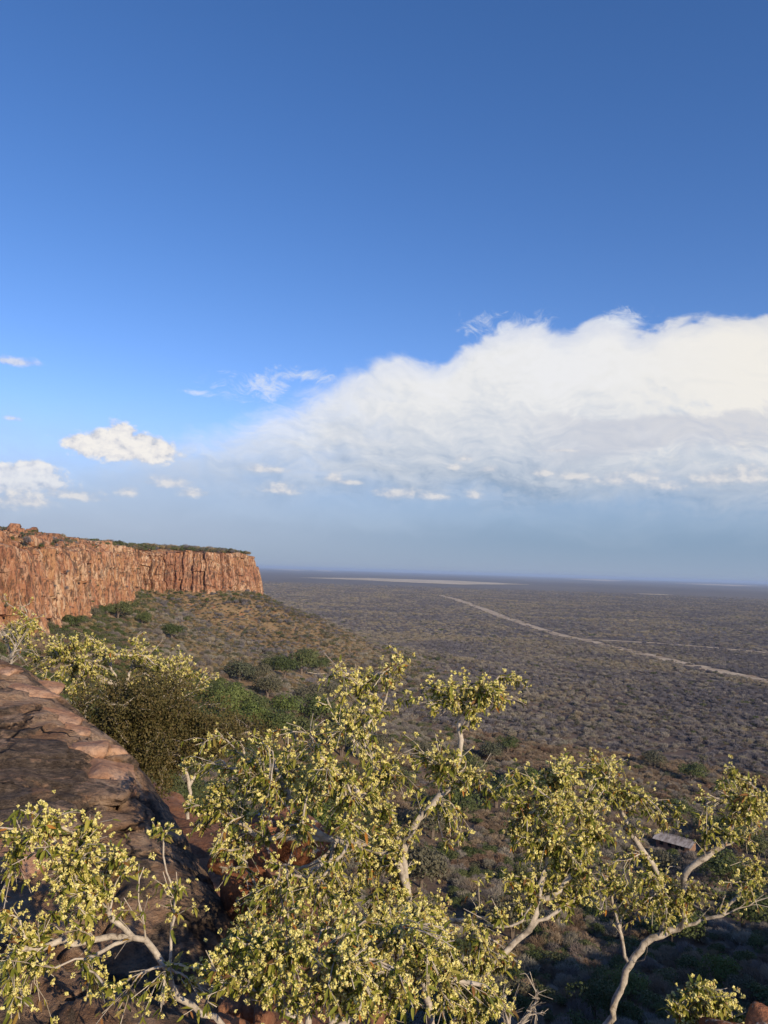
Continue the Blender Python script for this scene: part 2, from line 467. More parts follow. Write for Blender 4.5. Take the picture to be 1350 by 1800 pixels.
# ------------------------------------------------------------------ cliffs
def cells(x, w, seed):
    """1-D jittered cells: (id, distance to the nearest border in cell widths)"""
    i = np.floor(x / w).astype(np.int64)
    cand = np.stack([(i + k) + 0.75 * _h(i + k, 0 * i, 0 * i, seed) for k in (-2, -1, 0, 1, 2)], -1) * w
    ids = np.stack([i + k for k in (-2, -1, 0, 1, 2)], -1)
    d = np.abs(cand - x[..., None])
    o = np.argsort(d, -1)
    d1 = np.take_along_axis(d, o[..., :1], -1)[..., 0]; d2 = np.take_along_axis(d, o[..., 1:2], -1)[..., 0]
    return np.take_along_axis(ids, o[..., :1], -1)[..., 0], (d2 - d1) / w

def escarpment(name, pts, sign, step, rows):
    p = np.array(pts, float)
    seg = np.r_[0, np.cumsum(np.hypot(*np.diff(p[:, :2], axis=0).T))]
    s = np.arange(0, seg[-1], step)
    q = np.stack([np.interp(s, seg, p[:, k]) for k in range(5)], -1)
    ker = np.hanning(int(14 / step) | 1); ker /= ker.sum()
    h = len(ker) // 2
    q = np.stack([np.convolve(np.pad(q[:, k], h, mode='edge'), ker, 'valid') for k in range(5)], -1)
    tx, ty = np.gradient(q[:, 0]), np.gradient(q[:, 1])
    l = np.hypot(tx, ty); nx, ny = ty / l * sign, -tx / l * sign            # outward
    t = np.linspace(0, 1, rows)                                             # 0 base, 1 rim
    S, Tt = np.meshgrid(s, t, indexing='ij')
    zr, zb = q[:, 2:3], q[:, 3:4] - 5
    Zc = zb + (zr - zb) * Tt
    Sw = S + 1.3 * fbm(S / 9, Zc / 7, 0, 3, 11)
    id1, b1 = cells(Sw, 6.5, 21)
    id2, b2 = cells(Sw + 0.5 * fbm(S / 3, Zc / 3, 0, 2, 12), 2.1, 22)
    lay = np.floor(Zc / 6.5 + 0.8 * fbm(S / 14, Zc / 14, 0, 2, 13)).astype(np.int64)
    off = 4.6 * (_h(id1, lay * 0, lay * 0, 31) - 0.5) + 2.2 * (_h(id1, lay, lay * 0, 32) - 0.5) + 1.5 * (_h(id2, lay, lay * 0, 33) - 0.5)
    off -= 2.4 * np.exp(-(b1 / 0.16) ** 2) + 0.8 * np.exp(-(b2 / 0.18) ** 2)
    off += 6.0 * fbm(S / 38, Zc / 60, 0, 3, 14) + 0.55 * fbm(S / 1.6, Zc / 2.6, 0, 3, 15)
    off += 5.0 * (1 - Tt) ** 1.6 - 2.2 * Tt ** 5
    topj = 3.2 * (_h(id1[:, -1], 0 * id1[:, -1], 0 * id1[:, -1], 35) - 0.6) + 1.2 * (_h(id2[:, -1], 0 * id2[:, -1], 0 * id2[:, -1], 36) - 0.5)
    Zc = Zc + topj[:, None] * Tt ** 3
    X = q[:, 0:1] + nx[:, None] * off; Y = q[:, 1:2] + ny[:, None] * off
    inn = np.array([1.2, 2.5, 4, 6, 8.5, 11, 14, 18, 22, 27, 33, 40, 50, 65, 85, 120, 180, 260.0])
    kx = np.hanning(int(60 / step) | 1); kx /= kx.sum(); hh = len(kx) // 2
    sx = np.convolve(np.pad(nx, hh, mode='edge'), kx, 'valid'); sy = np.convolve(np.pad(ny, hh, mode='edge'), kx, 'valid')
    Xi = q[:, 0:1] - sx[:, None] * inn + nx[:, None] * off[:, -1:] * np.exp(-inn / 6); Yi = q[:, 1:2] - sy[:, None] * inn + ny[:, None] * off[:, -1:] * np.exp(-inn / 6)
    rough = 1.3 * fbm(Xi / 7, Yi / 7, 0, 4, 41) + 0.9 * np.floor(3.2 * fbm(Xi / 9, Yi / 9, 0, 4, 42)) * np.clip(q[:, 4:5] / 9, 0.15, 1)
    Zi = q[:, 2:3] + topj[:, None] * np.exp(-inn / 5) + q[:, 4:5] * (1 - np.exp(-inn / 24)) + rough * (1 - np.exp(-inn / 6)) * np.clip(q[:, 4:5] / 6, 0.3, 1)
    V = np.concatenate([np.stack([X, Y, Zc], -1), np.stack([Xi, Yi, Zi], -1)], 1)
    nc = V.shape[1]
    Fq = grid_faces(len(s), nc)
    if sign < 0:
        Fq = flip(Fq)
    me = mesh_np(name, V.reshape(-1, 3), Fq, True, [M['cliff'], M['slope_rock']])
    mi = np.zeros((len(s) - 1, nc - 1), np.int32); mi[:, rows + 2:] = 1
    me.polygons.foreach_set('material_index', mi.ravel())
    me.polygons.foreach_set('use_smooth', (mi.ravel() > 5))
    o = add(name, me)
    tag(o, kind='structure')
    return V[:, rows:, :], V[:, :rows, :], nx, ny

TOP_L, FACE_L, FNX, FNY = escarpment('sandstone_cliff', RIM_L, 1.0, 0.55, 62)
TOP_R, _, _, _ = escarpment('unseen_shade_cliff', RIM_R, -1.0, 2.0, 16)  # out-of-view cliff added for the shade it casts on the valley

# ------------------------------------------------------------------ haze over the plain
hz = bpy.data.materials.new('haze')
hz.use_nodes = True
ht = hz.node_tree
ht.nodes.clear()
pv = ht.nodes.new('ShaderNodeVolumePrincipled')
pv.inputs['Color'].default_value = (0.52, 0.68, 0.95, 1)
pv.inputs['Density'].default_value = 4.8e-5
pv.inputs['Anisotropy'].default_value = 0.0
ho = ht.nodes.new('ShaderNodeOutputMaterial')
ht.links.new(pv.outputs[0], ho.inputs['Volume'])
hb = 62000.0
Vb = [(x, y, z) for z in (-96.0, 45.0) for x, y in ((-hb, -hb), (hb, -hb), (hb, hb), (-hb, hb))]
Fb = [(3, 2, 1, 0), (4, 5, 6, 7), (0, 1, 5, 4), (1, 2, 6, 5), (2, 3, 7, 6), (3, 0, 4, 7)]
tag(add('haze', mesh_np('haze', Vb, Fb, False, [hz])), kind='stuff')

# ------------------------------------------------------------------ tracks and pale pans on the plain
def smat(name, stops, scale, rough=0.95, d=5):
    m, g, b = mat(name)
    pos = g.n('ShaderNodeNewGeometry').outputs['Position']
    g.put(b.inputs['Base Color'], g.ramp(g.noise(pos, scale, d, 0.65), stops))
    b.inputs['Roughness'].default_value = rough
    return m
M['track'] = smat('track_sand', [(0.35, (0.26, 0.19, 0.13)), (0.5, (0.46, 0.36, 0.245)), (0.7, (0.56, 0.46, 0.32))], 0.05)
M['pan'] = smat('pan_grass', [(0.35, (0.40, 0.32, 0.21)), (0.6, (0.62, 0.51, 0.35))], 0.004)
M['sand'] = smat('bare_sand', [(0.35, (0.36, 0.23, 0.13)), (0.6, (0.52, 0.36, 0.22))], 0.06)

def PZ(u, v, z=PLAIN):
    d = ray(u, v)
    return d * (z / d.z)

def strip(name, pts, widths, m, lift, seed):
    """a flat strip along a centre line given in metres"""
    p = np.array(pts, float)[:, :2]
    seg = np.r_[0, np.cumsum(np.hypot(*np.diff(p, axis=0).T))]
    s = np.linspace(0, seg[-1], max(40, int(seg[-1] / 12)))
    c = np.stack([np.interp(s, seg, p[:, 0]), np.interp(s, seg, p[:, 1])], -1)
    w = np.interp(s, seg, widths) * (1 + 0.30 * fbm(s / 40, 0 * s + seed, 0, 3, seed))
    t = np.gradient(c, axis=0); t /= np.linalg.norm(t, axis=1)[:, None]
    n = np.stack([t[:, 1], -t[:, 0]], -1)
    c = c + n * (3.0 * fbm(s / 120, 0 * s, 0, 2, seed + 1))[:, None]
    k = np.linspace(-1, 1, 5)
    XY = c[:, None] + n[:, None] * (k[None, :, None] * w[:, None, None] / 2)
    Zs = np.maximum(Hgt(XY[..., 0], XY[..., 1]), PLAIN) + lift
    V = np.concatenate([XY, Zs[..., None]], -1).reshape(-1, 3)
    o = add(name, mesh_np(name, V, flip(grid_faces(len(s), 5)), True, [m]))
    return tag(o, kind='structure'), c, w

TR1_px = [(772, 1046.5), (800, 1053), (850, 1071), (885, 1085), (940, 1103), (990, 1118), (1040, 1128), (1100, 1143), (1180, 1163), (1260, 1182), (1340, 1198), (1420, 1216)]
tr1 = [PZ(*q) for q in TR1_px]
_, c1, w1 = strip('dirt_track', [(q.x, q.y) for q in tr1], [25, 23, 22, 20, 18, 17, 17, 18, 19, 20, 21, 21], M['track'], 0.5, 5)
TR2_px = [(1020, 1124), (1080, 1127), (1150, 1131), (1230, 1137), (1320, 1145), (1420, 1154)]
tr2 = [PZ(*q) for q in TR2_px]
_, c2, w2 = strip('side_track', [(q.x, q.y) for q in tr2], [14, 14, 12, 11, 11, 10], M['track'], 0.45, 9)
TRC = np.concatenate([c1, c2]); TRW = np.concatenate([w1, w2])

def patch(name, px, m, lift, seed, n=72, rag=0.22):
    q = [PZ(*a) for a in px]
    p = np.array([(a.x, a.y) for a in q])
    c = p.mean(0)
    seg = np.r_[0, np.cumsum(np.hypot(*np.diff(np.vstack([p, p[:1]]), axis=0).T))]
    pc = np.vstack([p, p[:1]])
    s = np.linspace(0, seg[-1], n, endpoint=False)
    e = np.stack([np.interp(s, seg, pc[:, 0]), np.interp(s, seg, pc[:, 1])], -1)
    a = np.arange(n) / n * 2 * math.pi
    f = 1 + rag * fbm(np.cos(a) * 3 + seed, np.sin(a) * 3, 0, 3, seed)
    e = c + (e - c) * f[:, None]
    V = [(c[0], c[1], PLAIN + lift)] + [(x, y, PLAIN + lift) for x, y in e]
    Fq = np.array([(0, 1 + i, 1 + (i + 1) % n) for i in range(n)])
    me = mesh_np(name, V, Fq, True, [m])
    if me.polygons[0].normal.z < 0:
        me.flip_normals()
    return tag(add(name, me), kind='structure')

def pan(u0, u1, v, th, lift, seed, name='grass_pan', m=None):
    slope = math.tan(ROLL)
    um = (u0 + u1) / 2
    L = lambda u, k: (u, v + (u - um) * slope + k)
    patch(name, [L(u0, 0), L(u0 + (u1 - u0) * .3, -th * .45), L(u0 + (u1 - u0) * .65, -th * .5), L(u1, -th * .1), L(u0 + (u1 - u0) * .7, th * .55), L(u0 + (u1 - u0) * .35, th * .3)], m or M['pan'], lift, seed, rag=0.1)
pan(528, 930, 1022.0, 6.5, 2.0, 3)
pan(990, 1105, 1019.5, 3.2, 2.2, 4)
pan(1185, 1340, 1028.2, 2.4, 2.2, 6)
pan(466, 545, 1001.6, 1.9, 2.4, 7)
pan(550, 590, 1003.6, 1.8, 2.4, 8)
pan(1090, 1140, 1091, 3.0, 0.8, 10)
pan(1108, 1185, 1045, 1.6, 1.2, 12)
for (u0, u1, v, t_, sd) in [(1015, 1055, 1193, 7, 21), (995, 1012, 1187, 3, 22), (1225, 1262, 1197, 5, 23), (1140, 1175, 1207, 4, 24), (1295, 1340, 1190, 9, 26), (1060, 1085, 1168, 3, 27)]:
    pan(u0, u1, v, t_, 0.5, sd, 'sand_patch', M['sand'])
SANDC = [PZ(1035, 1193), PZ(1243, 1197), PZ(1315, 1190), PZ(1003, 1187)]

# ------------------------------------------------------------------ the ledge in front and the big rock
def edge_x(y):
    """x of the brink of the ledge at distance y"""
    return np.interp(y, [-6, 0, 2.0, 2.7, 3.4, 4.4, 6, 8, 10.5, 13.5, 17, 24], [9, 5, 2.6, 1.75, 0.75, 0.25, -0.15, -1.0, -2.3, -4.2, -8, -16])

def ledge_z(x, y):
    z = np.interp(y, [-6, 0, 1.6, 2.6, 3.6, 5, 7, 9, 12, 16, 24], [-1.55, -1.6, -1.72, -1.98, -2.3, -2.45, -2.55, -2.75, -3.05, -3.6, -5])
    z = z + 0.22 * fbm(x / 1.7, y / 1.7, 0, 4, 51) + 0.05 * fbm(x / 0.25, y / 0.25, 0, 3, 52)
    st = 0.16
    zq = np.floor(z / st + 0.7 * fbm(x / 0.9, y / 0.9, 0, 3, 53)) * st
    z = z * 0.55 + zq * 0.45
    d = x - edge_x(y) + 0.35 * fbm(x / 1.1, y / 1.1, 0, 3, 54)
    return z - np.where(d > 0, 2.6 * d ** 1.05, 0) - 0.25 * sstep(d, -0.8, 0.0)

m, g, b = mat('ledge_rock')
pos = g.n('ShaderNodeNewGeometry').outputs['Position']
nA, nB, nC = g.noise(pos, 1.6, 7, 0.65), g.noise(g.vm('ADD', pos, (9, 4, 2)), 5.0, 7, 0.7), g.noise(pos, 26.0, 5, 0.7)
c = g.ramp(nA, [(0.34, (0.05, 0.028, 0.02)), (0.46, (0.16, 0.070, 0.040)), (0.58, (0.26, 0.115, 0.06)), (0.70, (0.34, 0.18, 0.105))])
c = g.mix(g.sm(nB, 0.55, 0.68, 0.0, 0.8), c, (0.15, 0.10, 0.075))
c = g.mix(g.m('MULTIPLY', g.sm(nC, 0.4, 0.75), 0.4), c, (0.45, 0.25, 0.14))
g.put(b.inputs['Base Color'], c)
g.put(b.inputs['Normal'], g.bump(g.m('ADD', nB, g.m('MULTIPLY', nC, 0.25)), 0.9, 0.05))
M['ledge'] = m

gx = np.arange(-17, 12, 0.07); gy = np.arange(-8, 19, 0.07)
XX, YY = np.meshgrid(gx, gy, indexing='ij')
ZZ = np.maximum(ledge_z(XX, YY), -17.0)
V = np.stack([XX, YY, ZZ], -1).reshape(-1, 3)
tag(add('rocky_ledge', mesh_np('rocky_ledge', V, flip(grid_faces(len(gx), len(gy))), True, [M['ledge']])), kind='structure')

# the varnished boulder: height over plan, its brink traced in metres
m, g, b = mat('varnished_sandstone')
pos = g.n('ShaderNodeNewGeometry').outputs['Position']
pz = g.vm('MULTIPLY', pos, (1.0, 1.0, 2.2))
nA, nB, nC, nD = g.noise(pz, 0.95, 8, 0.62, 0.6), g.noise(g.vm('ADD', pz, (5, 8, 1)), 2.3, 8, 0.66, 0.4), g.noise(pos, 17.0, 6, 0.72), g.noise(pz, 60.0, 4, 0.7)
tan_ = g.ramp(nB, [(0.36, (0.22, 0.120, 0.068)), (0.48, (0.40, 0.245, 0.150)), (0.60, (0.60, 0.425, 0.29))])
varn = g.ramp(nC, [(0.38, (0.040, 0.033, 0.028)), (0.50, (0.095, 0.078, 0.063)), (0.64, (0.19, 0.148, 0.115))])
nE = g.noise(g.vm('MULTIPLY', pos, (1.6, 1.6, 5.0)), 1.9, 9, 0.72, 0.8)
c = g.mix(g.sm(g.m('ADD', g.m('MULTIPLY', nA, 0.55), g.m('MULTIPLY', nE, 0.45)), 0.46, 0.52, 0.10, 0.93), tan_, varn)
c = g.mix(g.sm(g.m('ADD', g.m('MULTIPLY', nB, 0.6), g.m('MULTIPLY', nC, 0.4)), 0.53, 0.60, 0.0, 0.6), c, (0.40, 0.24, 0.15))
px1, py1, pz1 = g.sep(pos)
c = g.mix(g.m('MULTIPLY', g.sm(nD, 0.35, 0.75), 0.25), c, (0.30, 0.19, 0.12))
# joints, coloured darker and sunk in the bump
vd = g.voro(g.vm('ADD', pz, g.vm('SCALE', g.noise(pos, 1.8, 4, 0.6, out=1), None)), 0.75, 'DISTANCE_TO_EDGE')
g.put(b.inputs['Base Color'], c)
hgt = g.m('ADD', g.m('MULTIPLY', nB, 1.0), g.m('ADD', g.m('MULTIPLY', nC, 0.45), g.m('MULTIPLY', nD, 0.12)))
hgt = g.m('ADD', hgt, g.m('MULTIPLY', nE, 0.9))
crk = g.m('MULTIPLY', g.sm(vd, 0.0, 0.035, 1.0, 0.0), g.sm(g.noise(pos, 0.8, 3, 0.5), 0.45, 0.55))
c2_ = g.mix(g.m('MULTIPLY', crk, 0.8), c, (0.03, 0.02, 0.016))
g.put(b.inputs['Base Color'], c2_)
g.put(b.inputs['Normal'], g.bump(g.m('SUBTRACT', hgt, g.m('MULTIPLY', crk, 0.7)), 1.0, 0.13))
b.inputs['Roughness'].default_value = 0.85
b.inputs['Specular IOR Level'].default_value = 0.12
M['rock'] = m

BR_px = [(40, 1178, 7.9), (75, 1185, 7.5), (120, 1205, 7.1), (180, 1255, 6.4), (250, 1345, 5.55), (310, 1430, 4.95), (365, 1510, 4.45), (398, 1575, 4.15), (405, 1640, 3.85), (395, 1720, 3.5), (370, 1800, 3.15)]
BR = np.array([tuple(P(*q)) for q in BR_px])
br_y = BR[::-1, 1]; br_x = BR[::-1, 0]; br_z = BR[::-1, 2]
def rock_z(x, y):
    ex = np.interp(y, br_y, br_x); ez = np.interp(y, br_y, br_z)
    w = ex + 0.19 - x + 0.05 * fbm(x / 0.5, y / 0.5, 0, 3, 61)                      # metres in from the brink
    far_ = sstep(y, 7.3, 8.6)
    z = ez + 0.30 * (1 - np.exp(-np.maximum(w, 0) / 1.1)) + 0.02 * w
    z = z - 0.30 * np.exp(-np.maximum(w, 0) / 0.42)
    z = z - np.where(w < 0.0, 3.4 * (-w) ** 0.92, 0)
    # exfoliating shells: warped terraces a few centimetres high
    q = z + 0.20 * fbm(x / 1.9, y / 1.2, 0, 4, 62) + 0.16 * (y - 5) * 0.35
    st = 0.06
    k = q / st
    fr = k - np.floor(k)
    z = z + st * 0.75 * (np.floor(k) + sstep(fr, 0.88, 1.0) - k) * sstep(w, 0.25, 0.9)
    z = z + 0.13 * fbm(x / 1.8, y / 1.4, 0, 3, 63) + 0.026 * fbm(x / 0.30, y / 0.24, 0, 4, 64) + 0.008 * fbm(x / 0.05, y / 0.05, 0, 2, 65)
    # joints
    cx, cy = x * 0.9 + 0.5 * fbm(x / 0.9, y / 0.9, 0, 3, 66), y * 0.62 + 0.5 * fbm(x / 0.9, y / 0.9, 0, 3, 67)
    ci, cb = cells(cx + 0.55 * cy, 1.15, 68); di, db = cells(cy - 0.3 * cx, 0.9, 69)
    crack = 1.4 * np.maximum(np.exp(-(cb / 0.034) ** 2) * (_h(ci, di, 0 * ci, 70) > 0.35), np.exp(-(db / 0.035) ** 2) * (_h(di, ci, 0 * ci, 71) > 0.35))
    z = z + 0.07 * (_h(ci, di, 0 * ci, 72) - 0.5) - 0.06 * crack
    z = z - 1.6 * far_ - 1.2 * sstep(y, 2.9, 2.3)
    return z
rx = np.arange(-8.6, 0.35, 0.024); ry = np.arange(2.2, 9.0, 0.024)
XX, YY = np.meshgrid(rx, ry, indexing='ij')
ZZ = rock_z(XX, YY)
V = np.stack([XX, YY, ZZ], -1)
V[..., 0] += 0.03 * fbm(XX / 0.2, YY / 0.2, ZZ / 0.2, 3, 73)
keep = ZZ > ledge_z(XX, YY) - 0.5
Fq = flip(grid_faces(len(rx), len(ry)))
kf = keep.reshape(-1)[Fq].any(1)
Fq = Fq[kf]
used = np.unique(Fq); rem = np.full(V.size // 3, -1); rem[used] = np.arange(len(used))
boulder = add('sandstone_boulder', mesh_np('sandstone_boulder', V.reshape(-1, 3)[used], rem[Fq], True, [M['rock']]))
tag(boulder, 'huge dark varnished sandstone boulder sloping down beside the dense olive bush', 'boulder')

m, g, b = mat('broken_sandstone')
pos = g.n('ShaderNodeTexCoord').outputs['Object']
nA, nB = g.noise(pos, 4.0, 7, 0.65), g.noise(pos, 22.0, 6, 0.7)
c = g.ramp(nA, [(0.33, (0.25, 0.125, 0.07)), (0.5, (0.42, 0.235, 0.14)), (0.68, (0.55, 0.36, 0.24))])
c = g.mix(g.sm(nB, 0.5, 0.68, 0.0, 0.7), c, (0.16, 0.10, 0.075))
g.put(b.inputs['Base Color'], c)
g.put(b.inputs['Normal'], g.bump(g.m('ADD', nA, g.m('MULTIPLY', nB, 0.5)), 1.0, 0.05))
M['broken'] = m
m, g, b = mat('red_stone')
pos = g.n('ShaderNodeNewGeometry').outputs['Position']
nA, nB = g.noise(pos, 5.0, 7, 0.65), g.noise(g.vm('ADD', pos, (3, 1, 7)), 9.0, 6, 0.7)
c = g.ramp(nA, [(0.35, (0.10, 0.040, 0.022)), (0.5, (0.25, 0.095, 0.043)), (0.66, (0.36, 0.165, 0.085))])
c = g.mix(g.sm(nB, 0.56, 0.62, 0.0, 0.85), c, (0.50, 0.47, 0.38))
g.put(b.inputs['Base Color'], c)
g.put(b.inputs['Normal'], g.bump(g.m('ADD', nA, nB), 1.0, 0.04))
M['red'] = m

def stone_mesh(name, sx, sy, sz, seed, m, n=22, blocky=0.5):
    """an angular weathered stone: sphere pushed towards a box, cut by planes, roughened"""
    rg = np.random.default_rng(seed)
    a, e = np.meshgrid(np.linspace(0, 2 * math.pi, n * 2, endpoint=False), np.linspace(-math.pi / 2, math.pi / 2, n), indexing='ij')
    a, e = a.T, e.T
    D = np.stack([np.cos(e) * np.cos(a), np.cos(e) * np.sin(a), np.sin(e)], -1)
    r = 1 / (np.abs(D) ** (2 + 6 * blocky)).sum(-1) ** (1 / (2 + 6 * blocky))
    for _ in range(7):
        nn = rg.normal(size=3); nn /= np.linalg.norm(nn)
        dd = (D * nn).sum(-1)
        lim = rg.uniform(0.68, 0.95)
        r = np.where(dd > 0.05, np.minimum(r, lim / np.maximum(dd, 0.05)), r)
    D2 = D * r[..., None]
    r2 = 1 + 0.10 * fbm(D2[..., 0] * 1.7 + seed, D2[..., 1] * 1.7, D2[..., 2] * 1.7, 4, seed) + 0.03 * fbm(D2[..., 0] * 7 + seed, D2[..., 1] * 7, D2[..., 2] * 7, 3, seed + 1)
    V = D2 * r2[..., None] * np.array([sx, sy, sz])
    return mesh_np(name, V.reshape(-1, 3), grid_faces(n, n * 2, wrap=True), True, [m])

def stone(name, u, v, y, size, seed, m, label=None, cat=None, group=None, rot=(0, 0, 0), parent=None, n=22, blocky=0.5, z=None):
    p = P(u, v, y)
    o = add(name, stone_mesh(name, *size, seed, m, n, blocky), parent, p)
    if z is not None:
        o.location.z = z
    o.rotation_euler = rot
    if label:
        tag(o, label, cat, group)
    return o

# slabs and flakes that lie on or break out of the boulder, parts of it
for i, (u, v, y, sz, r, mm) in enumerate([
        (185, 1352, 5.35, (0.20, 0.24, 0.085), (0.15, 0.1, 0.5), 'broken'), (150, 1333, 5.6, (0.15, 0.13, 0.05), (0.1, 0, 0.2), 'broken'), (112, 1262, 6.2, (0.22, 0.13, 0.04), (0.1, 0.25, -0.3), 'broken'),
        (136, 1275, 6.0, (0.10, 0.09, 0.03), (0.1, 0.3, 0.4), 'broken'), (214, 1345, 5.4, (0.10, 0.16, 0.08), (0.2, 0.3, 0.6), 'rock'), (192, 1310, 5.75, (0.14, 0.09, 0.07), (0.1, 0.2, 0.3), 'broken'),
        (40, 1218, 6.6, (0.30, 0.15, 0.04), (0.05, 0.1, 0.2), 'broken'), (84, 1196, 7.2, (0.16, 0.14, 0.07), (0.1, 0.2, 0.5), 'broken'), (210, 1325, 5.65, (0.12, 0.10, 0.06), (0, 0.2, 1.0), 'rock'),
        (60, 1440, 4.4, (0.30, 0.22, 0.04), (0.1, 0.05, 0.3), 'rock'), (30, 1490, 4.1, (0.20, 0.2, 0.045), (0.1, 0, 1.2), 'broken'), (160, 1395, 5.0, (0.25, 0.16, 0.035), (0.1, 0.05, 0.1), 'rock'),
        (20, 1330, 5.3, (0.35, 0.18, 0.05), (0.1, 0.05, 0.4), 'rock'), (200, 1430, 4.75, (0.16, 0.14, 0.03), (0.15, 0.15, 0.8), 'rock')]):
    p = P(u, v, y)
    zz = float(rock_z(np.array(p.x), np.array(p.y)))
    o = stone('rock_slab', u, v, y, sz, 100 + i, M[mm], rot=r, parent=boulder, n=16, blocky=0.75, z=zz - sz[2] * 0.15)
p = P(8, 1187, 7.4)
stone('round_stone', 6, 1186, 7.0, (0.16, 0.17, 0.085), 140, M['broken'], 'rounded pale orange stone resting on top of the big dark boulder', 'stone', rot=(0.1, 0.05, 0.2), blocky=0.25)

RED = [(432, 1500, 5.0, (0.22, 0.18, 0.12), 'orange-red rock with a pale lichen patch behind the flowering shrub', 150), (440, 1590, 4.35, (0.12, 0.14, 0.20), 'upright rusty red rock half hidden by leaves beside the dark boulder', 151),
       (510, 1460, 5.6, (0.28, 0.22, 0.12), 'broad red rock behind the long bare branch of the big shrub', 152),
       (1362, 1822, 3.15, (0.10, 0.11, 0.06), 'red rock at the very corner of the cliff edge below the small leafy shrub', 154), (1300, 1835, 3.1, (0.12, 0.12, 0.06), 'low dark red rock under the small leafy shrub at the brink', 155)]
for (u, v, y, sz, lab, sd) in RED:
    stone('red_rock', u, v, y, sz, sd, M['red'], lab, 'rock', 'red rocks on the ledge', rot=(0.2, 0.3 - 0.1 * (sd % 5), sd * 0.7), blocky=0.6)
for i, (u, v, y, sz, lab) in enumerate([(412, 1778, 3.35, (0.065, 0.06, 0.075), 'brown angular stone, first of the row by the shrub stem'), (442, 1772, 3.35, (0.055, 0.05, 0.06), 'greyish angular stone beside the bark of the low shrub'),
        (462, 1790, 3.25, (0.05, 0.05, 0.055), 'small tan stone nearest the thick mottled stem'), (395, 1812, 3.1, (0.10, 0.08, 0.05), 'flat brown stone at the foot of the row of stones')]):
    stone('ground_stone', u, v, y, sz, 170 + i, M['ledge'], lab, 'stone', 'loose stones under the low shrub', rot=(0.2, 0.1, i * 1.3), n=12, blocky=0.7)
#@@STAGE3
# ------------------------------------------------------------------ scrub of the slope and plain
M['twig_grey'] = leaf_mat('grey_twigs', [(0.0, (0.178, 0.153, 0.138)), (0.3, (0.268, 0.236, 0.208)), (0.6, (0.375, 0.335, 0.275)), (0.8, (0.31, 0.285, 0.215)), (1.0, (0.23, 0.185, 0.165))], 0.2, 0.9, False, 0.1)
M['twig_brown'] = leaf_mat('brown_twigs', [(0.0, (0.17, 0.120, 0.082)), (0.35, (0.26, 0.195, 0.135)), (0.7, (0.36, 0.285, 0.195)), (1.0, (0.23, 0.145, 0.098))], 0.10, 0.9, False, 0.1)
M['twig_mauve'] = leaf_mat('mauve_twigs', [(0.0, (0.140, 0.128, 0.135)), (0.5, (0.218, 0.203, 0.212)), (1.0, (0.168, 0.156, 0.162))], 0.1, 0.9, False, 0.1)
M['twig_straw'] = leaf_mat('straw_twigs', [(0.0, (0.29, 0.245, 0.165)), (0.5, (0.40, 0.345, 0.24)), (1.0, (0.31, 0.25, 0.175))], 0.15, 0.9, False, 0.1)
M['twig_tan'] = leaf_mat('dry_grass_tan', [(0.0, (0.25, 0.19, 0.10)), (0.5, (0.36, 0.28, 0.15)), (1.0, (0.22, 0.17, 0.09))], 0.2, 0.9, False, 0.1)
M['leaf_green'] = leaf_mat('tree_green', [(0.0, (0.070, 0.092, 0.027)), (0.5, (0.105, 0.130, 0.038)), (1.0, (0.130, 0.138, 0.055))], 0.22, 0.6, False)
M['leaf_bright'] = leaf_mat('tree_bright_green', [(0.0, (0.120, 0.165, 0.036)), (1.0, (0.165, 0.200, 0.055))], 0.28, 0.6, False)
M['leaf_olive'] = leaf_mat('shrub_olive', [(0.0, (0.115, 0.110, 0.060)), (0.5, (0.145, 0.135, 0.085)), (1.0, (0.10, 0.11, 0.062))], 0.2, 0.7, False)
m, g, b = mat('far_bark')
b.inputs['Base Color'].default_value = (0.16, 0.125, 0.10, 1)
M['far_bark'] = m

def lobes(rg, k):
    a = rg.uniform(0, 2 * math.pi, k); r = np.sqrt(rg.uniform(0.05, 1, k)) * 0.62
    c = np.stack([r * np.cos(a), r * np.sin(a), rg.uniform(0.42, 0.80, k) - 0.25 * r], -1)
    return c, rg.uniform(0.30, 0.46, k)

def surf_pts(rg, n, k):
    c, s = lobes(rg, k)
    i = rg.integers(0, k, n)
    d = rg.normal(size=(n, 3)); d /= np.linalg.norm(d, axis=1)[:, None]
    d[:, 2] = np.where(d[:, 2] < -0.3, -d[:, 2], d[:, 2])
    rad = rg.uniform(0.55, 1.0, n) ** 0.5
    p = c[i] + d * (s[i] * rad)[:, None] * np.array([1, 1, 0.85])
    p[:, 2] = np.maximum(p[:, 2], 0.03)
    return p, d

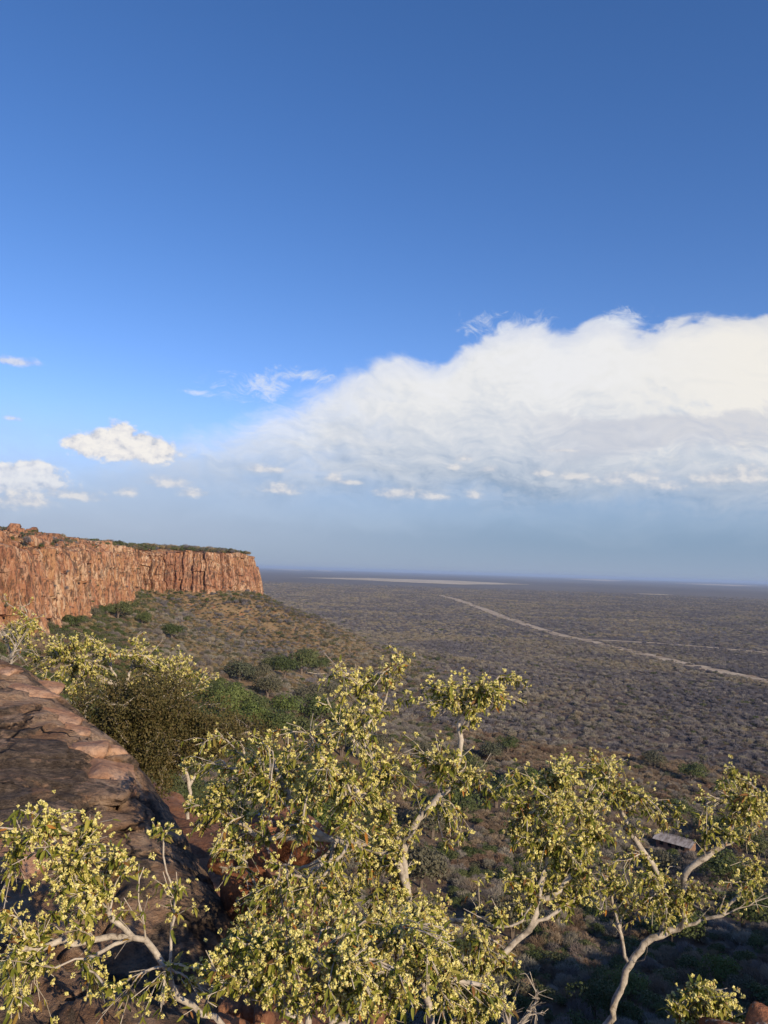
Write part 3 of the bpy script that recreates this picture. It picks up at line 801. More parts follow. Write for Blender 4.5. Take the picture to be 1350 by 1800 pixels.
def twig_shrub_mesh(name, n, seed, m, w, ln, k=8):
    rg = np.random.default_rng(seed)
    p, d = surf_pts(rg, n, k)
    ax = p / np.linalg.norm(p, axis=1)[:, None] + rg.normal(size=p.shape) * 0.55 + np.array([0, 0, 0.35])
    ax /= np.linalg.norm(ax, axis=1)[:, None]
    sd = np.cross(ax, rg.normal(size=p.shape)); sd /= np.linalg.norm(sd, axis=1)[:, None]
    L = rg.uniform(0.6, 1.3, (n, 1)) * ln; Wd = rg.uniform(0.6, 1.4, (n, 1)) * w
    V = np.concatenate([p - ax * L * 0.5 - sd * Wd, p - ax * L * 0.5 + sd * Wd, p + ax * L * 0.5], 0)
    Fq = np.stack([np.arange(n), np.arange(n) + n, np.arange(n) + 2 * n], -1)
    st = rg.uniform(0, 2 * math.pi, 9)                                # stems from the ground
    Vs, Fs = [], []
    for j, a in enumerate(st):
        o = 3 * n + 3 * j
        t = np.array([0.45 * math.cos(a), 0.45 * math.sin(a), 0.6]); s2 = np.array([-math.sin(a), math.cos(a), 0]) * 0.02
        Vs += [0.06 * t - s2, 0.06 * t + s2, t]; Fs.append((o, o + 1, o + 2))
    return mesh_np(name, np.concatenate([V, np.array(Vs)]), np.concatenate([Fq, np.array(Fs)]), False, [m])

def leaf_crown_mesh(name, n, seed, m, sz, k=12, base=0.0):
    rg = np.random.default_rng(seed)
    p, d = surf_pts(rg, n, k)
    nrm = d + rg.normal(size=p.shape) * 0.5; nrm /= np.linalg.norm(nrm, axis=1)[:, None]
    a = np.cross(nrm, rg.normal(size=p.shape)); a /= np.linalg.norm(a, axis=1)[:, None]
    b2 = np.cross(nrm, a)
    s = rg.uniform(0.6, 1.35, (n, 1)) * sz
    p = p + np.array([0, 0, base])
    V = np.concatenate([p - a * s, p + b2 * s * 0.62, p + a * s, p - b2 * s * 0.62], 0)
    i = np.arange(n)
    return mesh_np(name, V, np.stack([i, i + n, i + 2 * n, i + 3 * n], -1), False, [m])

SRC = bpy.data.collections.new('scatter_sources')             # not linked to the scene
def src(me):
    o = bpy.data.objects.new(me.name, me)
    SRC_cur.objects.link(o)
    return o

def scatter(name, pts, scale, rot, idx, col, kind='stuff'):
    me = bpy.data.meshes.new(name)
    me.vertices.add(len(pts)); me.vertices.foreach_set('co', np.asarray(pts, np.float32).ravel())
    for an, dt, dat in (('scale_at', 'FLOAT_VECTOR', np.asarray(scale, np.float32).ravel()), ('rot_at', 'FLOAT_VECTOR', np.stack([0 * rot, 0 * rot, rot], -1).astype(np.float32).ravel()),
                        ('pick_at', 'INT', np.asarray(idx, np.int32))):
        a = me.attributes.new(an, dt, 'POINT')
        a.data.foreach_set('vector' if dt == 'FLOAT_VECTOR' else 'value', dat)
    me.update()
    o = add(name, me)
    ng = bpy.data.node_groups.new(name, 'GeometryNodeTree')
    ng.interface.new_socket('Geometry', in_out='INPUT', socket_type='NodeSocketGeometry')
    ng.interface.new_socket('Geometry', in_out='OUTPUT', socket_type='NodeSocketGeometry')
    N, L = ng.nodes, ng.links
    gi, go = N.new('NodeGroupInput'), N.new('NodeGroupOutput')
    ci = N.new('GeometryNodeCollectionInfo'); ci.inputs['Collection'].default_value = col
    ci.inputs['Separate Children'].default_value = True; ci.inputs['Reset Children'].default_value = True
    ip = N.new('GeometryNodeInstanceOnPoints'); ip.inputs['Pick Instance'].default_value = True
    def attr(nm, dt):
        a = N.new('GeometryNodeInputNamedAttribute'); a.data_type = dt; a.inputs['Name'].default_value = nm
        return a.outputs[0]
    L.new(gi.outputs[0], ip.inputs['Points']); L.new(ci.outputs[0], ip.inputs['Instance'])
    L.new(attr('pick_at', 'INT'), ip.inputs['Instance Index']); L.new(attr('scale_at', 'FLOAT_VECTOR'), ip.inputs['Scale'])
    e2r = N.new('FunctionNodeEulerToRotation'); L.new(attr('rot_at', 'FLOAT_VECTOR'), e2r.inputs[0]); L.new(e2r.outputs[0], ip.inputs['Rotation'])
    L.new(ip.outputs[0], go.inputs[0])
    md = o.modifiers.new('scatter', 'NODES'); md.node_group = ng
    return tag(o, kind=kind)

# source shapes: names sort in the order they are made (a_00, a_01 ...)
def family(tagname, lods):
    col = bpy.data.collections.new(tagname)
    for i, me in enumerate(lods):
        o = bpy.data.objects.new('%s_%02d' % (tagname, i), me)
        col.objects.link(o)
    return col
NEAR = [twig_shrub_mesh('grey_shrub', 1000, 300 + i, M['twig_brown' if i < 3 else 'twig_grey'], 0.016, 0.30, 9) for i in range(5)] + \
       [twig_shrub_mesh('tan_shrub', 800, 310 + i, M['twig_tan'], 0.016, 0.30, 8) for i in range(2)] + \
       [leaf_crown_mesh('olive_shrub', 700, 320 + i, M['leaf_olive'], 0.055, 10) for i in range(2)] + \
       [leaf_crown_mesh('green_shrub', 800, 330 + i, M['leaf_green'], 0.06, 11) for i in range(2)] + [leaf_crown_mesh('bright_shrub', 800, 340, M['leaf_bright'], 0.06, 11)]
MIDL = [twig_shrub_mesh('grey_shrub_mid', 260, 400 + i, M[('twig_mauve', 'twig_mauve', 'twig_grey', 'twig_grey', 'twig_straw')[i]], 0.034, 0.36, 8) for i in range(5)] + \
       [twig_shrub_mesh('tan_shrub_mid', 260, 410 + i, M['twig_tan'], 0.034, 0.36, 8) for i in range(2)] + \
       [leaf_crown_mesh('olive_shrub_mid', 240, 420 + i, M['leaf_olive'], 0.10, 9) for i in range(2)] + \
       [leaf_crown_mesh('green_shrub_mid', 260, 430 + i, M['leaf_green'], 0.10, 9) for i in range(2)] + [leaf_crown_mesh('bright_shrub_mid', 260, 440, M['leaf_bright'], 0.10, 9)]
FARL = [twig_shrub_mesh('grey_shrub_far', 90, 500 + i, M[('twig_mauve', 'twig_mauve', 'twig_grey', 'twig_grey', 'twig_straw')[i]], 0.075, 0.5, 7) for i in range(5)] + \
       [twig_shrub_mesh('tan_shrub_far', 80, 510 + i, M['twig_tan'], 0.075, 0.5, 7) for i in range(2)] + \
       [leaf_crown_mesh('olive_shrub_far', 80, 520 + i, M['leaf_olive'], 0.17, 7) for i in range(2)] + \
       [leaf_crown_mesh('green_shrub_far', 80, 530 + i, M['leaf_green'], 0.17, 7) for i in range(2)] + [leaf_crown_mesh('bright_shrub_far', 80, 540, M['leaf_bright'], 0.17, 7)]
C_NEAR, C_MID, C_FAR = family('near_scrub', NEAR), family('middle_scrub', MIDL), family('far_scrub', FARL)

def project(p):
    """photo pixel of points (n,3)"""
    Rm = np.array(CM.to_3x3()).T
    q = p @ Rm.T
    return W / 2 + F * q[:, 0] / -q[:, 2], Hh / 2 - F * q[:, 1] / -q[:, 2]

def hit(u, v):
    """where the ray through pixel (u, v) meets the ground of the slope or plain"""
    d = np.array(ray(u, v)); d /= np.linalg.norm(d)
    t = np.concatenate([np.arange(25, 900, 0.6), np.arange(900, 4000, 5)])
    p = d * t[:, None]
    below = np.nonzero(p[:, 2] < Hgt(p[:, 0], p[:, 1]))[0]
    return p[below[0]] if len(below) else p[-1]

GREENS = [  # u, v (foot of the crown), width in photo pixels, kind 0 dark 1 bright 2 olive
    (207, 1088, 48, 0), (302, 1124, 42, 0), (250, 1098, 30, 0), (182, 1082, 30, 0), (160, 1088, 34, 2), (130, 1106, 40, 0),
    (405, 1250, 62, 1), (440, 1258, 52, 0), (375, 1240, 45, 0), (470, 1228, 48, 2), (500, 1192, 46, 0), (530, 1185, 52, 0), (480, 1180, 38, 0), (420, 1200, 50, 2), (560, 1182, 36, 0), (392, 1262, 54, 1),
    (545, 1244, 50, 2), (505, 1262, 56, 1), (565, 1276, 64, 0), (432, 1284, 64, 1), (475, 1302, 66, 0), (524, 1306, 58, 0), (588, 1232, 40, 2), (618, 1296, 58, 0), (650, 1345, 66, 2), (455, 1205, 42, 2), (600, 1330, 70, 0),
    (700, 1390, 70, 0), (745, 1330, 42, 2), (892, 1325, 40, 0), (862, 1340, 46, 2), (826, 1372, 58, 0), (935, 1392, 56, 1), (872, 1420, 74, 0), (800, 1448, 86, 0), (545, 1470, 90, 1), (1215, 1376, 46, 0), (1150, 1352, 40, 2),
    (1265, 1730, 62, 1), (1312, 1755, 48, 2), (1306, 1630, 100, 0), (1282, 1562, 84, 0), (1105, 1760, 70, 1), (1196, 1442, 54, 0), (1240, 1470, 52, 0), (1275, 1484, 62, 0), (1330, 1512, 60, 0), (1010, 1530, 74, 0),
    (950, 1478, 60, 2), (760, 1475, 84, 2), (1095, 1418, 50, 0), (1038, 1375, 44, 0), (1045, 1790, 80, 0), (1180, 1660, 90, 0), (960, 1395, 40, 0), (985, 1368, 36, 0), (912, 1382, 50, 2), (1165, 1540, 56, 2), (740, 1560, 90, 2), (900, 1650, 90, 2)]
TREES = []
for (u, v, wpx, k) in GREENS:
    p = hit(u, v)
    TREES.append((p, wpx / F * np.linalg.norm(p) / 1.9 * (1.3 if u < 680 and v > 1150 else 1.1), k))
TXY = np.array([t[0][:2] for t in TREES]); TR = np.array([t[1] for t in TREES])
HOUSE = hit(1188, 1494); CLEAR = hit(925, 1368)

def sample(r0, r1, per_m2, az=36):
    n = int(math.radians(2 * az) / 2 * (r1 * r1 - r0 * r0) * per_m2)
    r = np.sqrt(RNG.uniform(r0 * r0, r1 * r1, n)); a = np.radians(RNG.uniform(-az, az, n))
    return r * np.sin(a), r * np.cos(a), r

def clear_of(x, y, rad):
    ok = ~inside(x, y) & (rim_dist(x, y) > 3.0)
    for c, rr_ in [(HOUSE, 7.5), (CLEAR, 7.0)]:
        ok &= (x - c[0]) ** 2 + (y - c[1]) ** 2 > rr_ ** 2
    for c, rr_ in zip(TXY, TR):
        ok &= (x - c[0]) ** 2 + (y - c[1]) ** 2 > (rr_ * 0.8) ** 2
    for i in range(0, len(TRC), 2):
        ok &= (x - TRC[i, 0]) ** 2 + (y - TRC[i, 1]) ** 2 > (TRW[i] * 0.5 + 1.5) ** 2
    for q in SANDC:
        ok &= (x - q.x) ** 2 + (y - q.y) ** 2 > 81
    return ok

def species(x, y, r):
    """index into the shape families: 0-4 grey, 5-6 tan, 7-8 olive, 9-10 green, 11 bright"""
    n = len(x)
    rim = rim_dist(x, y)
    tal = sstep(rim, 190, 60) * sstep(y, 150, 280)                    # golden slope under the far cliff
    grove = 0.55 * sstep(fbm(x / 28, y / 28, 0, 3, 81), 0.0, 0.35) * sstep(y, 270, 130) + 0.9 * sstep((x + 38) ** 2 / 45 ** 2 + (y - 190) ** 2 / 75 ** 2, 1.1, 0.5) + 0.30 * sstep(rim, 210, 60) * sstep(y, 330, 180) + 0.35 * sstep(rim, 180, 90) * sstep(x, -10, 30)
    foot = 0.18 * sstep(rim, 30, 8)
    u1 = RNG.random(n); tone = fbm(x / 75, y / 75, 0, 4, 84)
    k = np.clip(np.floor(RNG.random(n) * 3.2 + 0.9 + 4.2 * tone), 0, 4).astype(int)
    tanp = 0.52 * tal + 0.03
    ol = tanp + 0.05 + 0.13 * tal
    gr = ol + grove * 0.55 + foot + 0.008
    return np.where(u1 < tanp, 5 + k % 2, np.where(u1 < ol, 7 + k % 2, np.where(u1 < gr, 9 + k % 2, k)))

def make_points(r0, r1, per, smin, smax):
    x, y, r = sample(r0, r1, per)
    ok = clear_of(x, y, 1.5)
    x, y, r = x[ok], y[ok], r[ok]
    sp = species(x, y, r)
    thin = fbm(x / 60, y / 60, 0, 3, 83)
    keep = RNG.random(len(x)) < np.clip(0.95 + 0.8 * thin, 0.45, 1)
    x, y, sp = x[keep], y[keep], sp[keep]
    s = RNG.uniform(0, 1, len(x)) ** 1.6 * (smax - smin) + smin
    s = np.where((sp == 5) | (sp == 6), s * 0.62, s)
    p = np.stack([x, y, Hgt(x, y) - 0.08 * s], -1)
    sc = np.stack([s * RNG.uniform(0.85, 1.2, len(x)), s * RNG.uniform(0.85, 1.2, len(x)), s * RNG.uniform(0.75, 1.15, len(x))], -1)
    return p, sc, RNG.uniform(0, 6.283, len(x)), sp

pn, sn, rn, kn = make_points(45, 340, 0.33, 1.0, 2.7)
u, v = project(pn)
inview = (u > -20) & (u < 1370) & (v > 0) & (v < 1830)
app = np.where(inview, sn[:, 0] / np.linalg.norm(pn, axis=1), 0)
order = np.argsort(-app)
grey = [i for i in order if kn[i] < 5 and app[i] > 0][:285]
oth = [i for i in order if kn[i] >= 5 and app[i] > 0][:280]
u_n, v_n = u, v
def zone(p, u, v):
    if p[0] < -30 and p[1] > 215: return 'on the slope below the far cliff'
    if u < 560 and v < 1345: return 'around the green grove'
    if v < 1345: return 'in the open scrub beyond the flowering shrubs'
    if u < 480: return 'below the boulder and the ledge'
    if u < 850: return 'in the valley behind the big flowering shrub'
    if u < 1075: return 'in the valley behind the rounded flowering shrub'
    return 'in the valley behind the slender tree'
LAB = {0: ('leafless_shrub', 'shrub', 'leafless brown shrub {z}', 'leafless shrubs'),
       5: ('dry_shrub', 'shrub', 'straw-coloured dry bush {z}', 'dry tan bushes'),
       7: ('olive_shrub', 'shrub', 'dull olive leafy bush {z}', 'olive bushes'),
       9: ('green_shrub', 'shrub', 'small dark green bush {z}', 'small green bushes'), 11: None}
for i in grey + oth:
    key = 0 if kn[i] < 5 else 5 if kn[i] < 7 else 7 if kn[i] < 9 else 9
    nm, cat, lab, grp = LAB[key]
    zs = zone(pn[i], u_n[i], v_n[i])
    lab, grp = lab.format(z=zs), grp + ' ' + zs
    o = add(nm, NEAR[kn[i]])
    o.location = pn[i]; o.rotation_euler = (0, 0, rn[i]); o.scale = sn[i]
    tag(o, lab, cat, grp)
rest = np.ones(len(pn), bool); rest[grey + oth] = False
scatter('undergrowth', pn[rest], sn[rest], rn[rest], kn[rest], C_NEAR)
pm, s_m, rm, km = make_points(340, 950, 0.13, 1.1, 2.9)
scatter('scrubland_vegetation', pm, s_m, rm, km, C_MID)
pf, sf, rf, kf2 = make_points(950, 4200, 0.021, 1.8, 4.4)
fade = RNG.random(len(pf)) < np.clip((4300 - np.hypot(pf[:, 0], pf[:, 1])) / 2200, 0.05, 1)
pf, sf, rf, kf2 = pf[fade], sf[fade], rf[fade], kf2[fade]
sf[:, 2] *= 0.7
scatter('far_scrubland_vegetation', pf, sf, rf, kf2, C_FAR)

pt_, st2, rt2, kt2 = make_points(150, 620, 0.36, 0.6, 1.6)
ok = (rim_dist(pt_[:, 0], pt_[:, 1]) < 130) & (pt_[:, 0] < 40) & (pt_[:, 1] > 190)
scatter('talus_vegetation', pt_[ok], st2[ok], rt2[ok], kt2[ok], C_MID)
# bushes that cling to the cliff face
fi, fj = RNG.integers(200, FACE_L.shape[0] - 250, 260), RNG.integers(14, 60, 260)
pfc = FACE_L[fi, fj] + np.stack([FNX[fi], FNY[fi], 0 * FNX[fi]], -1) * 0.2
sfc = RNG.uniform(0.4, 1.15, 260)
scatter('cliff_vegetation', pfc, np.stack([sfc] * 3, -1), RNG.uniform(0, 6, 260), RNG.choice([7, 8, 9, 0, 1], 260), C_MID)
# bushes on top of the plateau
tp = TOP_L[:, 3:-2, :].reshape(-1, 3)
tt = np.broadcast_to(np.arange(TOP_L.shape[1])[3:-2], TOP_L[:, 3:-2].shape[:2]).reshape(-1)
wgt = np.where(tp[:, 1] > 360, 1.0, 1.1) * np.where(tt > 12, 1.4, 1.0) * (tp[:, 1] > 130)
NPL = 3600
sel = RNG.choice(len(tp), NPL, replace=False, p=wgt / wgt.sum())
pt = tp[sel] + np.stack([RNG.normal(0, 1.5, NPL), RNG.normal(0, 1.5, NPL), np.full(NPL, -0.3)], -1)
st_ = RNG.uniform(0.7, 2.0, NPL) * np.where(pt[:, 1] > 430, 1.8, 1.0)
spt = np.where(RNG.random(NPL) < 0.55, RNG.choice([9, 10, 7, 8, 9], NPL), RNG.choice([0, 1, 5, 6, 7], NPL))
STONES = bpy.data.collections.new('rubble_sources')
for i_ in range(5):
    STONES.objects.link(bpy.data.objects.new('slope_stone_%02d' % i_, stone_mesh('slope_stone', 1, 0.8, 0.75, 800 + i_, M['cliff'], 9, 0.8)))
selr = RNG.choice(len(tp), 1500, replace=False, p=np.where((tp[:, 1] < 420) & (tt < 12), 1.0, 0.02) / np.where((tp[:, 1] < 420) & (tt < 12), 1.0, 0.02).sum())
s_r = RNG.uniform(0, 1, 1500) ** 2.5 * 2.6 + 0.5
scatter('slope_rubble', tp[selr] + RNG.normal(0, 0.8, (1500, 3)) * np.array([1, 1, 0]), np.stack([s_r, s_r, s_r * RNG.uniform(0.6, 1.2, 1500)], -1), RNG.uniform(0, 6, 1500), RNG.integers(0, 5, 1500), STONES)
scatter('plateau_vegetation', pt, np.stack([st_] * 3, -1), RNG.uniform(0, 6, NPL), spt, C_MID)

# green trees one can tell apart
TREEM = {0: NEAR[9], 1: NEAR[11], 2: NEAR[7]}
CROWN = {k: [leaf_crown_mesh('crown', 2200, 600 + 10 * k + i, M[mm], 0.042, 17, 0.12) for i in range(3)] for k, mm in ((0, 'leaf_green'), (1, 'leaf_bright'), (2, 'leaf_olive'))}
def trunk_mesh(seed):
    rg = np.random.default_rng(seed)
    Vs, Fs = [], []
    for j in range(4):
        a = rg.uniform(0, 6.28)
        pts = [np.array([0, 0, -0.1]), np.array([0.04 * math.cos(a), 0.04 * math.sin(a), 0.25]), np.array([0.35 * math.cos(a), 0.35 * math.sin(a), 0.8])]
        for k2, (q, r_) in enumerate(zip(pts, (0.06, 0.04, 0.012))):
            for s_ in range(5):
                Vs.append(q + r_ * np.array([math.cos(s_ * 1.2566), math.sin(s_ * 1.2566), 0]))
        o = j * 15
        for k2 in range(2):
            for s_ in range(5):
                Fs.append((o + k2 * 5 + s_, o + k2 * 5 + (s_ + 1) % 5, o + k2 * 5 + 5 + (s_ + 1) % 5, o + k2 * 5 + 5 + s_))
    return mesh_np('trunk', Vs, Fs, True, [M['far_bark']])
TRUNKS = [trunk_mesh(i) for i in range(3)]
TL = {0: 'dark green rounded tree {z}', 1: 'fresh bright green tree {z}', 2: 'greyish olive loose-crowned tree {z}'}
def tree_zone(u, v):
    if v < 1130: return 'along the foot of the far cliff'
    if u < 470 and v < 1230: return 'on the upper left edge of the green grove'
    if u < 500 and v < 1330: return 'in the heart of the green grove'
    if u < 640 and v < 1215: return 'at the top of the green grove'
    if u < 640 and v < 1330: return 'on the lower side of the green grove'
    if u < 760: return 'behind the upper limbs of the big shrub'
    if u < 880: return 'between the big shrub and the grey clearing'
    if u < 1000: return 'around the grey clearing'
    if u < 1110: return 'behind the rounded flowering shrub'
    if v < 1400: return 'in the open scrub above the metal roof'
    if v < 1530: return 'close around the metal roof'
    return 'in the deep valley behind the slender tree'
SPECIAL = {0: 'rounded dark green tree against the foot of the cliff face', 1: 'lone round dark green tree on the golden slope below the cliff', 2: 'smaller dark tree between two larger ones under the cliff',
           6: 'bright green domed tree just beyond the dense olive bush', 10: 'dark green tree at the upper edge of the green grove', 34: 'dark green tree directly behind the upper limb of the big shrub', 35: 'bright green tree behind the long bare branch of the big shrub',
           38: 'yellowish green feathery tree in the deep shade of the valley', 40: 'large dark tree in the shade right below the metal roof', 32: 'green tree on the near edge of the grey clearing'}
for i, (p, s, k) in enumerate(TREES):
    root = add('green_tree', None, loc=p)
    root.scale = (s, s, s * random.uniform(0.9, 1.15)); root.rotation_euler = (0, 0, random.uniform(0, 6.28))
    if i in SPECIAL:
        tag(root, SPECIAL[i], 'tree')
    else:
        zs = tree_zone(*GREENS[i][:2])
        tag(root, TL[k].format(z=zs), 'tree', ('dark green trees ', 'bright green trees ', 'olive trees ')[k] + zs)
    add('crown', CROWN[k][i % 3], root)
    add('trunk', TRUNKS[i % 3], root)

# ------------------------------------------------------------------ lodge roof and clearing in the valley
m, g, b = mat('metal_roof')
pos = g.n('ShaderNodeTexCoord').outputs['Object']
g.put(b.inputs['Base Color'], g.ramp(g.noise(g.vm('MULTIPLY', pos, (1.2, 0.25, 1)), 1.5, 5, 0.6), [(0.38, (0.20, 0.165, 0.14)), (0.5, (0.33, 0.29, 0.26)), (0.62, (0.45, 0.41, 0.37))]))
b.inputs['Roughness'].default_value = 0.6
M['roof'] = m
M['wall'] = smat('lodge_plaster', [(0.4, (0.22, 0.13, 0.09)), (0.6, (0.30, 0.19, 0.13))], 0.8)
m, g, b = mat('dark_opening'); b.inputs['Base Color'].default_value = (0.02, 0.02, 0.022, 1); b.inputs['Roughness'].default_value = 0.2
M['dark'] = m

def box(x0, x1, y0, y1, z0, z1):
    V = [(x, y, z) for z in (z0, z1) for x, y in ((x0, y0), (x1, y0), (x1, y1), (x0, y1))]
    return V, [(3, 2, 1, 0), (4, 5, 6, 7), (0, 1, 5, 4), (1, 2, 6, 5), (2, 3, 7, 6), (3, 0, 4, 7)]
hs = add('lodge', None, loc=(HOUSE[0], HOUSE[1], float(Hgt(HOUSE[0], HOUSE[1]))))
hs.rotation_euler = (0, 0, math.radians(-44))
tag(hs, 'low lodge with a long pale metal roof half hidden by trees in the valley', 'building')
V, Fq = box(-4.4, 4.4, -2.0, 2.0, -2.0, 2.3)
add('wall', mesh_np('wall', V, Fq, False, [M['wall']]), hs)
Vr, Fr = [], []                                                     # corrugated gable roof, two pitches with thickness
nx_ = 60
for side in (-1, 1):
    o0 = len(Vr)
    for i in range(nx_ + 1):
        x = -5.1 + 10.2 * i / nx_
        dz_ = 0.035 * (i % 2)
        for (yy, zz) in ((0.0, 3.35), (side * 2.9, 2.15)):
            Vr.append((x, yy, zz + dz_)); Vr.append((x, yy, zz + dz_ - 0.07))
    for i in range(nx_):
        a = o0 + 4 * i
        Fr += [(a, a + 4, a + 6, a + 2), (a + 1, a + 3, a + 7, a + 5), (a + 2, a + 6, a + 7, a + 3), (a, a + 1, a + 5, a + 4)]
rf_ = add('roof', mesh_np('roof', Vr, Fr, False, [M['roof']]), hs)
V, Fq = box(-5.15, 5.15, -0.16, 0.16, 3.36, 3.46)
add('ridge_cap', mesh_np('ridge_cap', V, Fq, False, [M['roof']]), rf_)
for x in (-3.0, -0.8, 2.6):
    V, Fq = box(x - 0.5, x + 0.5, -2.03, -1.97, 0.9, 1.9)
    add('window', mesh_np('window', V, Fq, False, [M['dark']]), hs)
V, Fq = box(0.7, 1.6, -2.03, -1.97, 0.0, 2.0)
add('door', mesh_np('door', V, Fq, False, [M['dark']]), hs)

M['gravel'] = smat('grey_gravel', [(0.4, (0.19, 0.185, 0.18)), (0.6, (0.27, 0.262, 0.25))], 0.7)
a = np.linspace(0, 2 * math.pi, 40, endpoint=False)
f = 1 + 0.12 * fbm(np.cos(a) * 2, np.sin(a) * 2, 0, 3, 91)
rings = np.array([0.0, 0.35, 0.7, 1.0])
xs = CLEAR[0] + rings[:, None] * (7.6 * np.cos(a) * f); ys = CLEAR[1] + rings[:, None] * (8.5 * np.sin(a) * f)
V = np.stack([xs, ys, Hgt(xs, ys) + 0.35], -1).reshape(-1, 3)
me = mesh_np('gravel_clearing', V, grid_faces(4, 40, wrap=True), True, [M['gravel']])
if me.polygons[60].normal.z < 0: me.flip_normals()
tag(add('gravel_clearing', me), kind='structure')
#@@STAGE4
# ------------------------------------------------------------------ flowering shrubs in front
M['leaf'] = leaf_mat('shrub_leaf', [(0.0, (0.080, 0.105, 0.018)), (0.26, (0.165, 0.180, 0.024)), (0.52, (0.26, 0.255, 0.036)), (0.76, (0.36, 0.315, 0.060)), (0.88, (0.26, 0.20, 0.06)), (0.95, (0.20, 0.10, 0.04)), (0.985, (0.42, 0.17, 0.03)), (1.0, (0.10, 0.13, 0.022))], 0.22, 0.6, True, 0.18)
M['flower'] = leaf_mat('shrub_flower', [(0.0, (0.52, 0.46, 0.11)), (0.35, (0.72, 0.64, 0.20)), (0.65, (0.85, 0.77, 0.34)), (0.84, (0.58, 0.51, 0.12)), (0.92, (0.36, 0.22, 0.10)), (1.0, (0.62, 0.56, 0.25))], 0.10, 0.7, True, 0.15)
M['tiny_leaf'] = leaf_mat('olive_small_leaf', [(0.0, (0.065, 0.060, 0.020)), (0.4, (0.115, 0.098, 0.032)), (0.7, (0.16, 0.115, 0.045)), (1.0, (0.10, 0.095, 0.028))], 0.2, 0.6, True, 0.25)
m, g, b = mat('pale_bark')
pos = g.n('ShaderNodeNewGeometry').outputs['Position']
nA, nB = g.noise(pos, 28.0, 5, 0.7), g.noise(pos, 9.0, 4, 0.6)
c = g.ramp(nA, [(0.32, (0.12, 0.09, 0.065)), (0.44, (0.36, 0.305, 0.235)), (0.62, (0.52, 0.455, 0.36))])
c = g.mix(g.sm(nB, 0.60, 0.70, 0.0, 0.75), c, (0.12, 0.10, 0.08))
g.put(b.inputs['Base Color'], c)
g.put(b.inputs['Normal'], g.bump(nA, 0.7, 0.006))
M['bark'] = m
m, g, b = mat('twig_bark')
pos = g.n('ShaderNodeNewGeometry').outputs['Position']
g.put(b.inputs['Base Color'], g.ramp(g.noise(pos, 9.0, 3, 0.6), [(0.35, (0.32, 0.26, 0.19)), (0.65, (0.56, 0.49, 0.39))]))
M['twig'] = m

def leaf_shape(L, w, bend, fold, seed):
    """a lance-shaped leaf along +X, folded at its midrib and drooping"""
    xs = [0.0, 0.10, 0.32, 0.62, 0.86, 1.0]; ws = [0.02, 0.40, 1.0, 0.92, 0.45, 0.0]
    V = []
    for x, q in zip(xs, ws):
        z = -bend * x * x * L
        V += [(x * L, q * w, z + fold * q * w), (x * L, 0, z), (x * L, -q * w, z + fold * q * w)]
    V = V[:-3] + [V[-2]]
    Fq = []
    for i in range(4):
        a = 3 * i
        Fq += [(a, a + 1, a + 4), (a, a + 4, a + 3), (a + 1, a + 2, a + 5), (a + 1, a + 5, a + 4)]
    a = 12
    Fq += [(a, a + 1, a + 3), (a + 1, a + 2, a + 3)]
    return np.array(V), np.array(Fq)
LEAVES = [leaf_shape(L, L * w, bd, fo, 0) for L, w, bd, fo in ((0.075, 0.125, 0.35, 0.35), (0.062, 0.15, 0.55, 0.45), (0.088, 0.115, 0.25, 0.3), (0.052, 0.16, 0.7, 0.5), (0.070, 0.13, 0.1, 0.6))]
def cluster_shape(n, R, seed):
    """a tight bunch of small winged fruits"""
    rg = np.random.default_rng(seed)
    V, Fq = [], []
    base = np.array([(1, 0, 0), (0, 1, 0), (-1, 0, 0), (0, -1, 0), (0, 0, 1), (0, 0, -1)], float)
    fo = np.array([(0, 1, 4), (1, 2, 4), (2, 3, 4), (3, 0, 4), (1, 0, 5), (2, 1, 5), (3, 2, 5), (0, 3, 5)])
    for i in range(n):
        d = rg.normal(size=3); d /= np.linalg.norm(d)
        c = d * R * rg.uniform(0.3, 1.0) * np.array([1, 1, 1.25])
        A = np.linalg.qr(rg.normal(size=(3, 3)))[0]
        s = rg.uniform(0.0062, 0.0105) * np.array([1.0, 0.55, 1.25])
        Fq.append(fo + 6 * i); V.append(c + (base * s * rg.uniform(0.75, 1.25, (6, 1))) @ A)
    return np.concatenate(V), np.concatenate(Fq)
CLUST = [cluster_shape(n, R, 700 + i) for i, (n, R) in enumerate(((10, 0.016), (8, 0.013), (12, 0.019), (7, 0.011), (9, 0.015), (13, 0.021)))]
LEAF_ME = [mesh_np('leaf', V, Fq, True, [M['leaf']]) for V, Fq in LEAVES]
CLUST_ME = [mesh_np('flower_cluster', V, Fq, False, [M['flower']]) for V, Fq in CLUST]

def unit(v):
    return v / (np.linalg.norm(v, axis=-1, keepdims=True) + 1e-12)

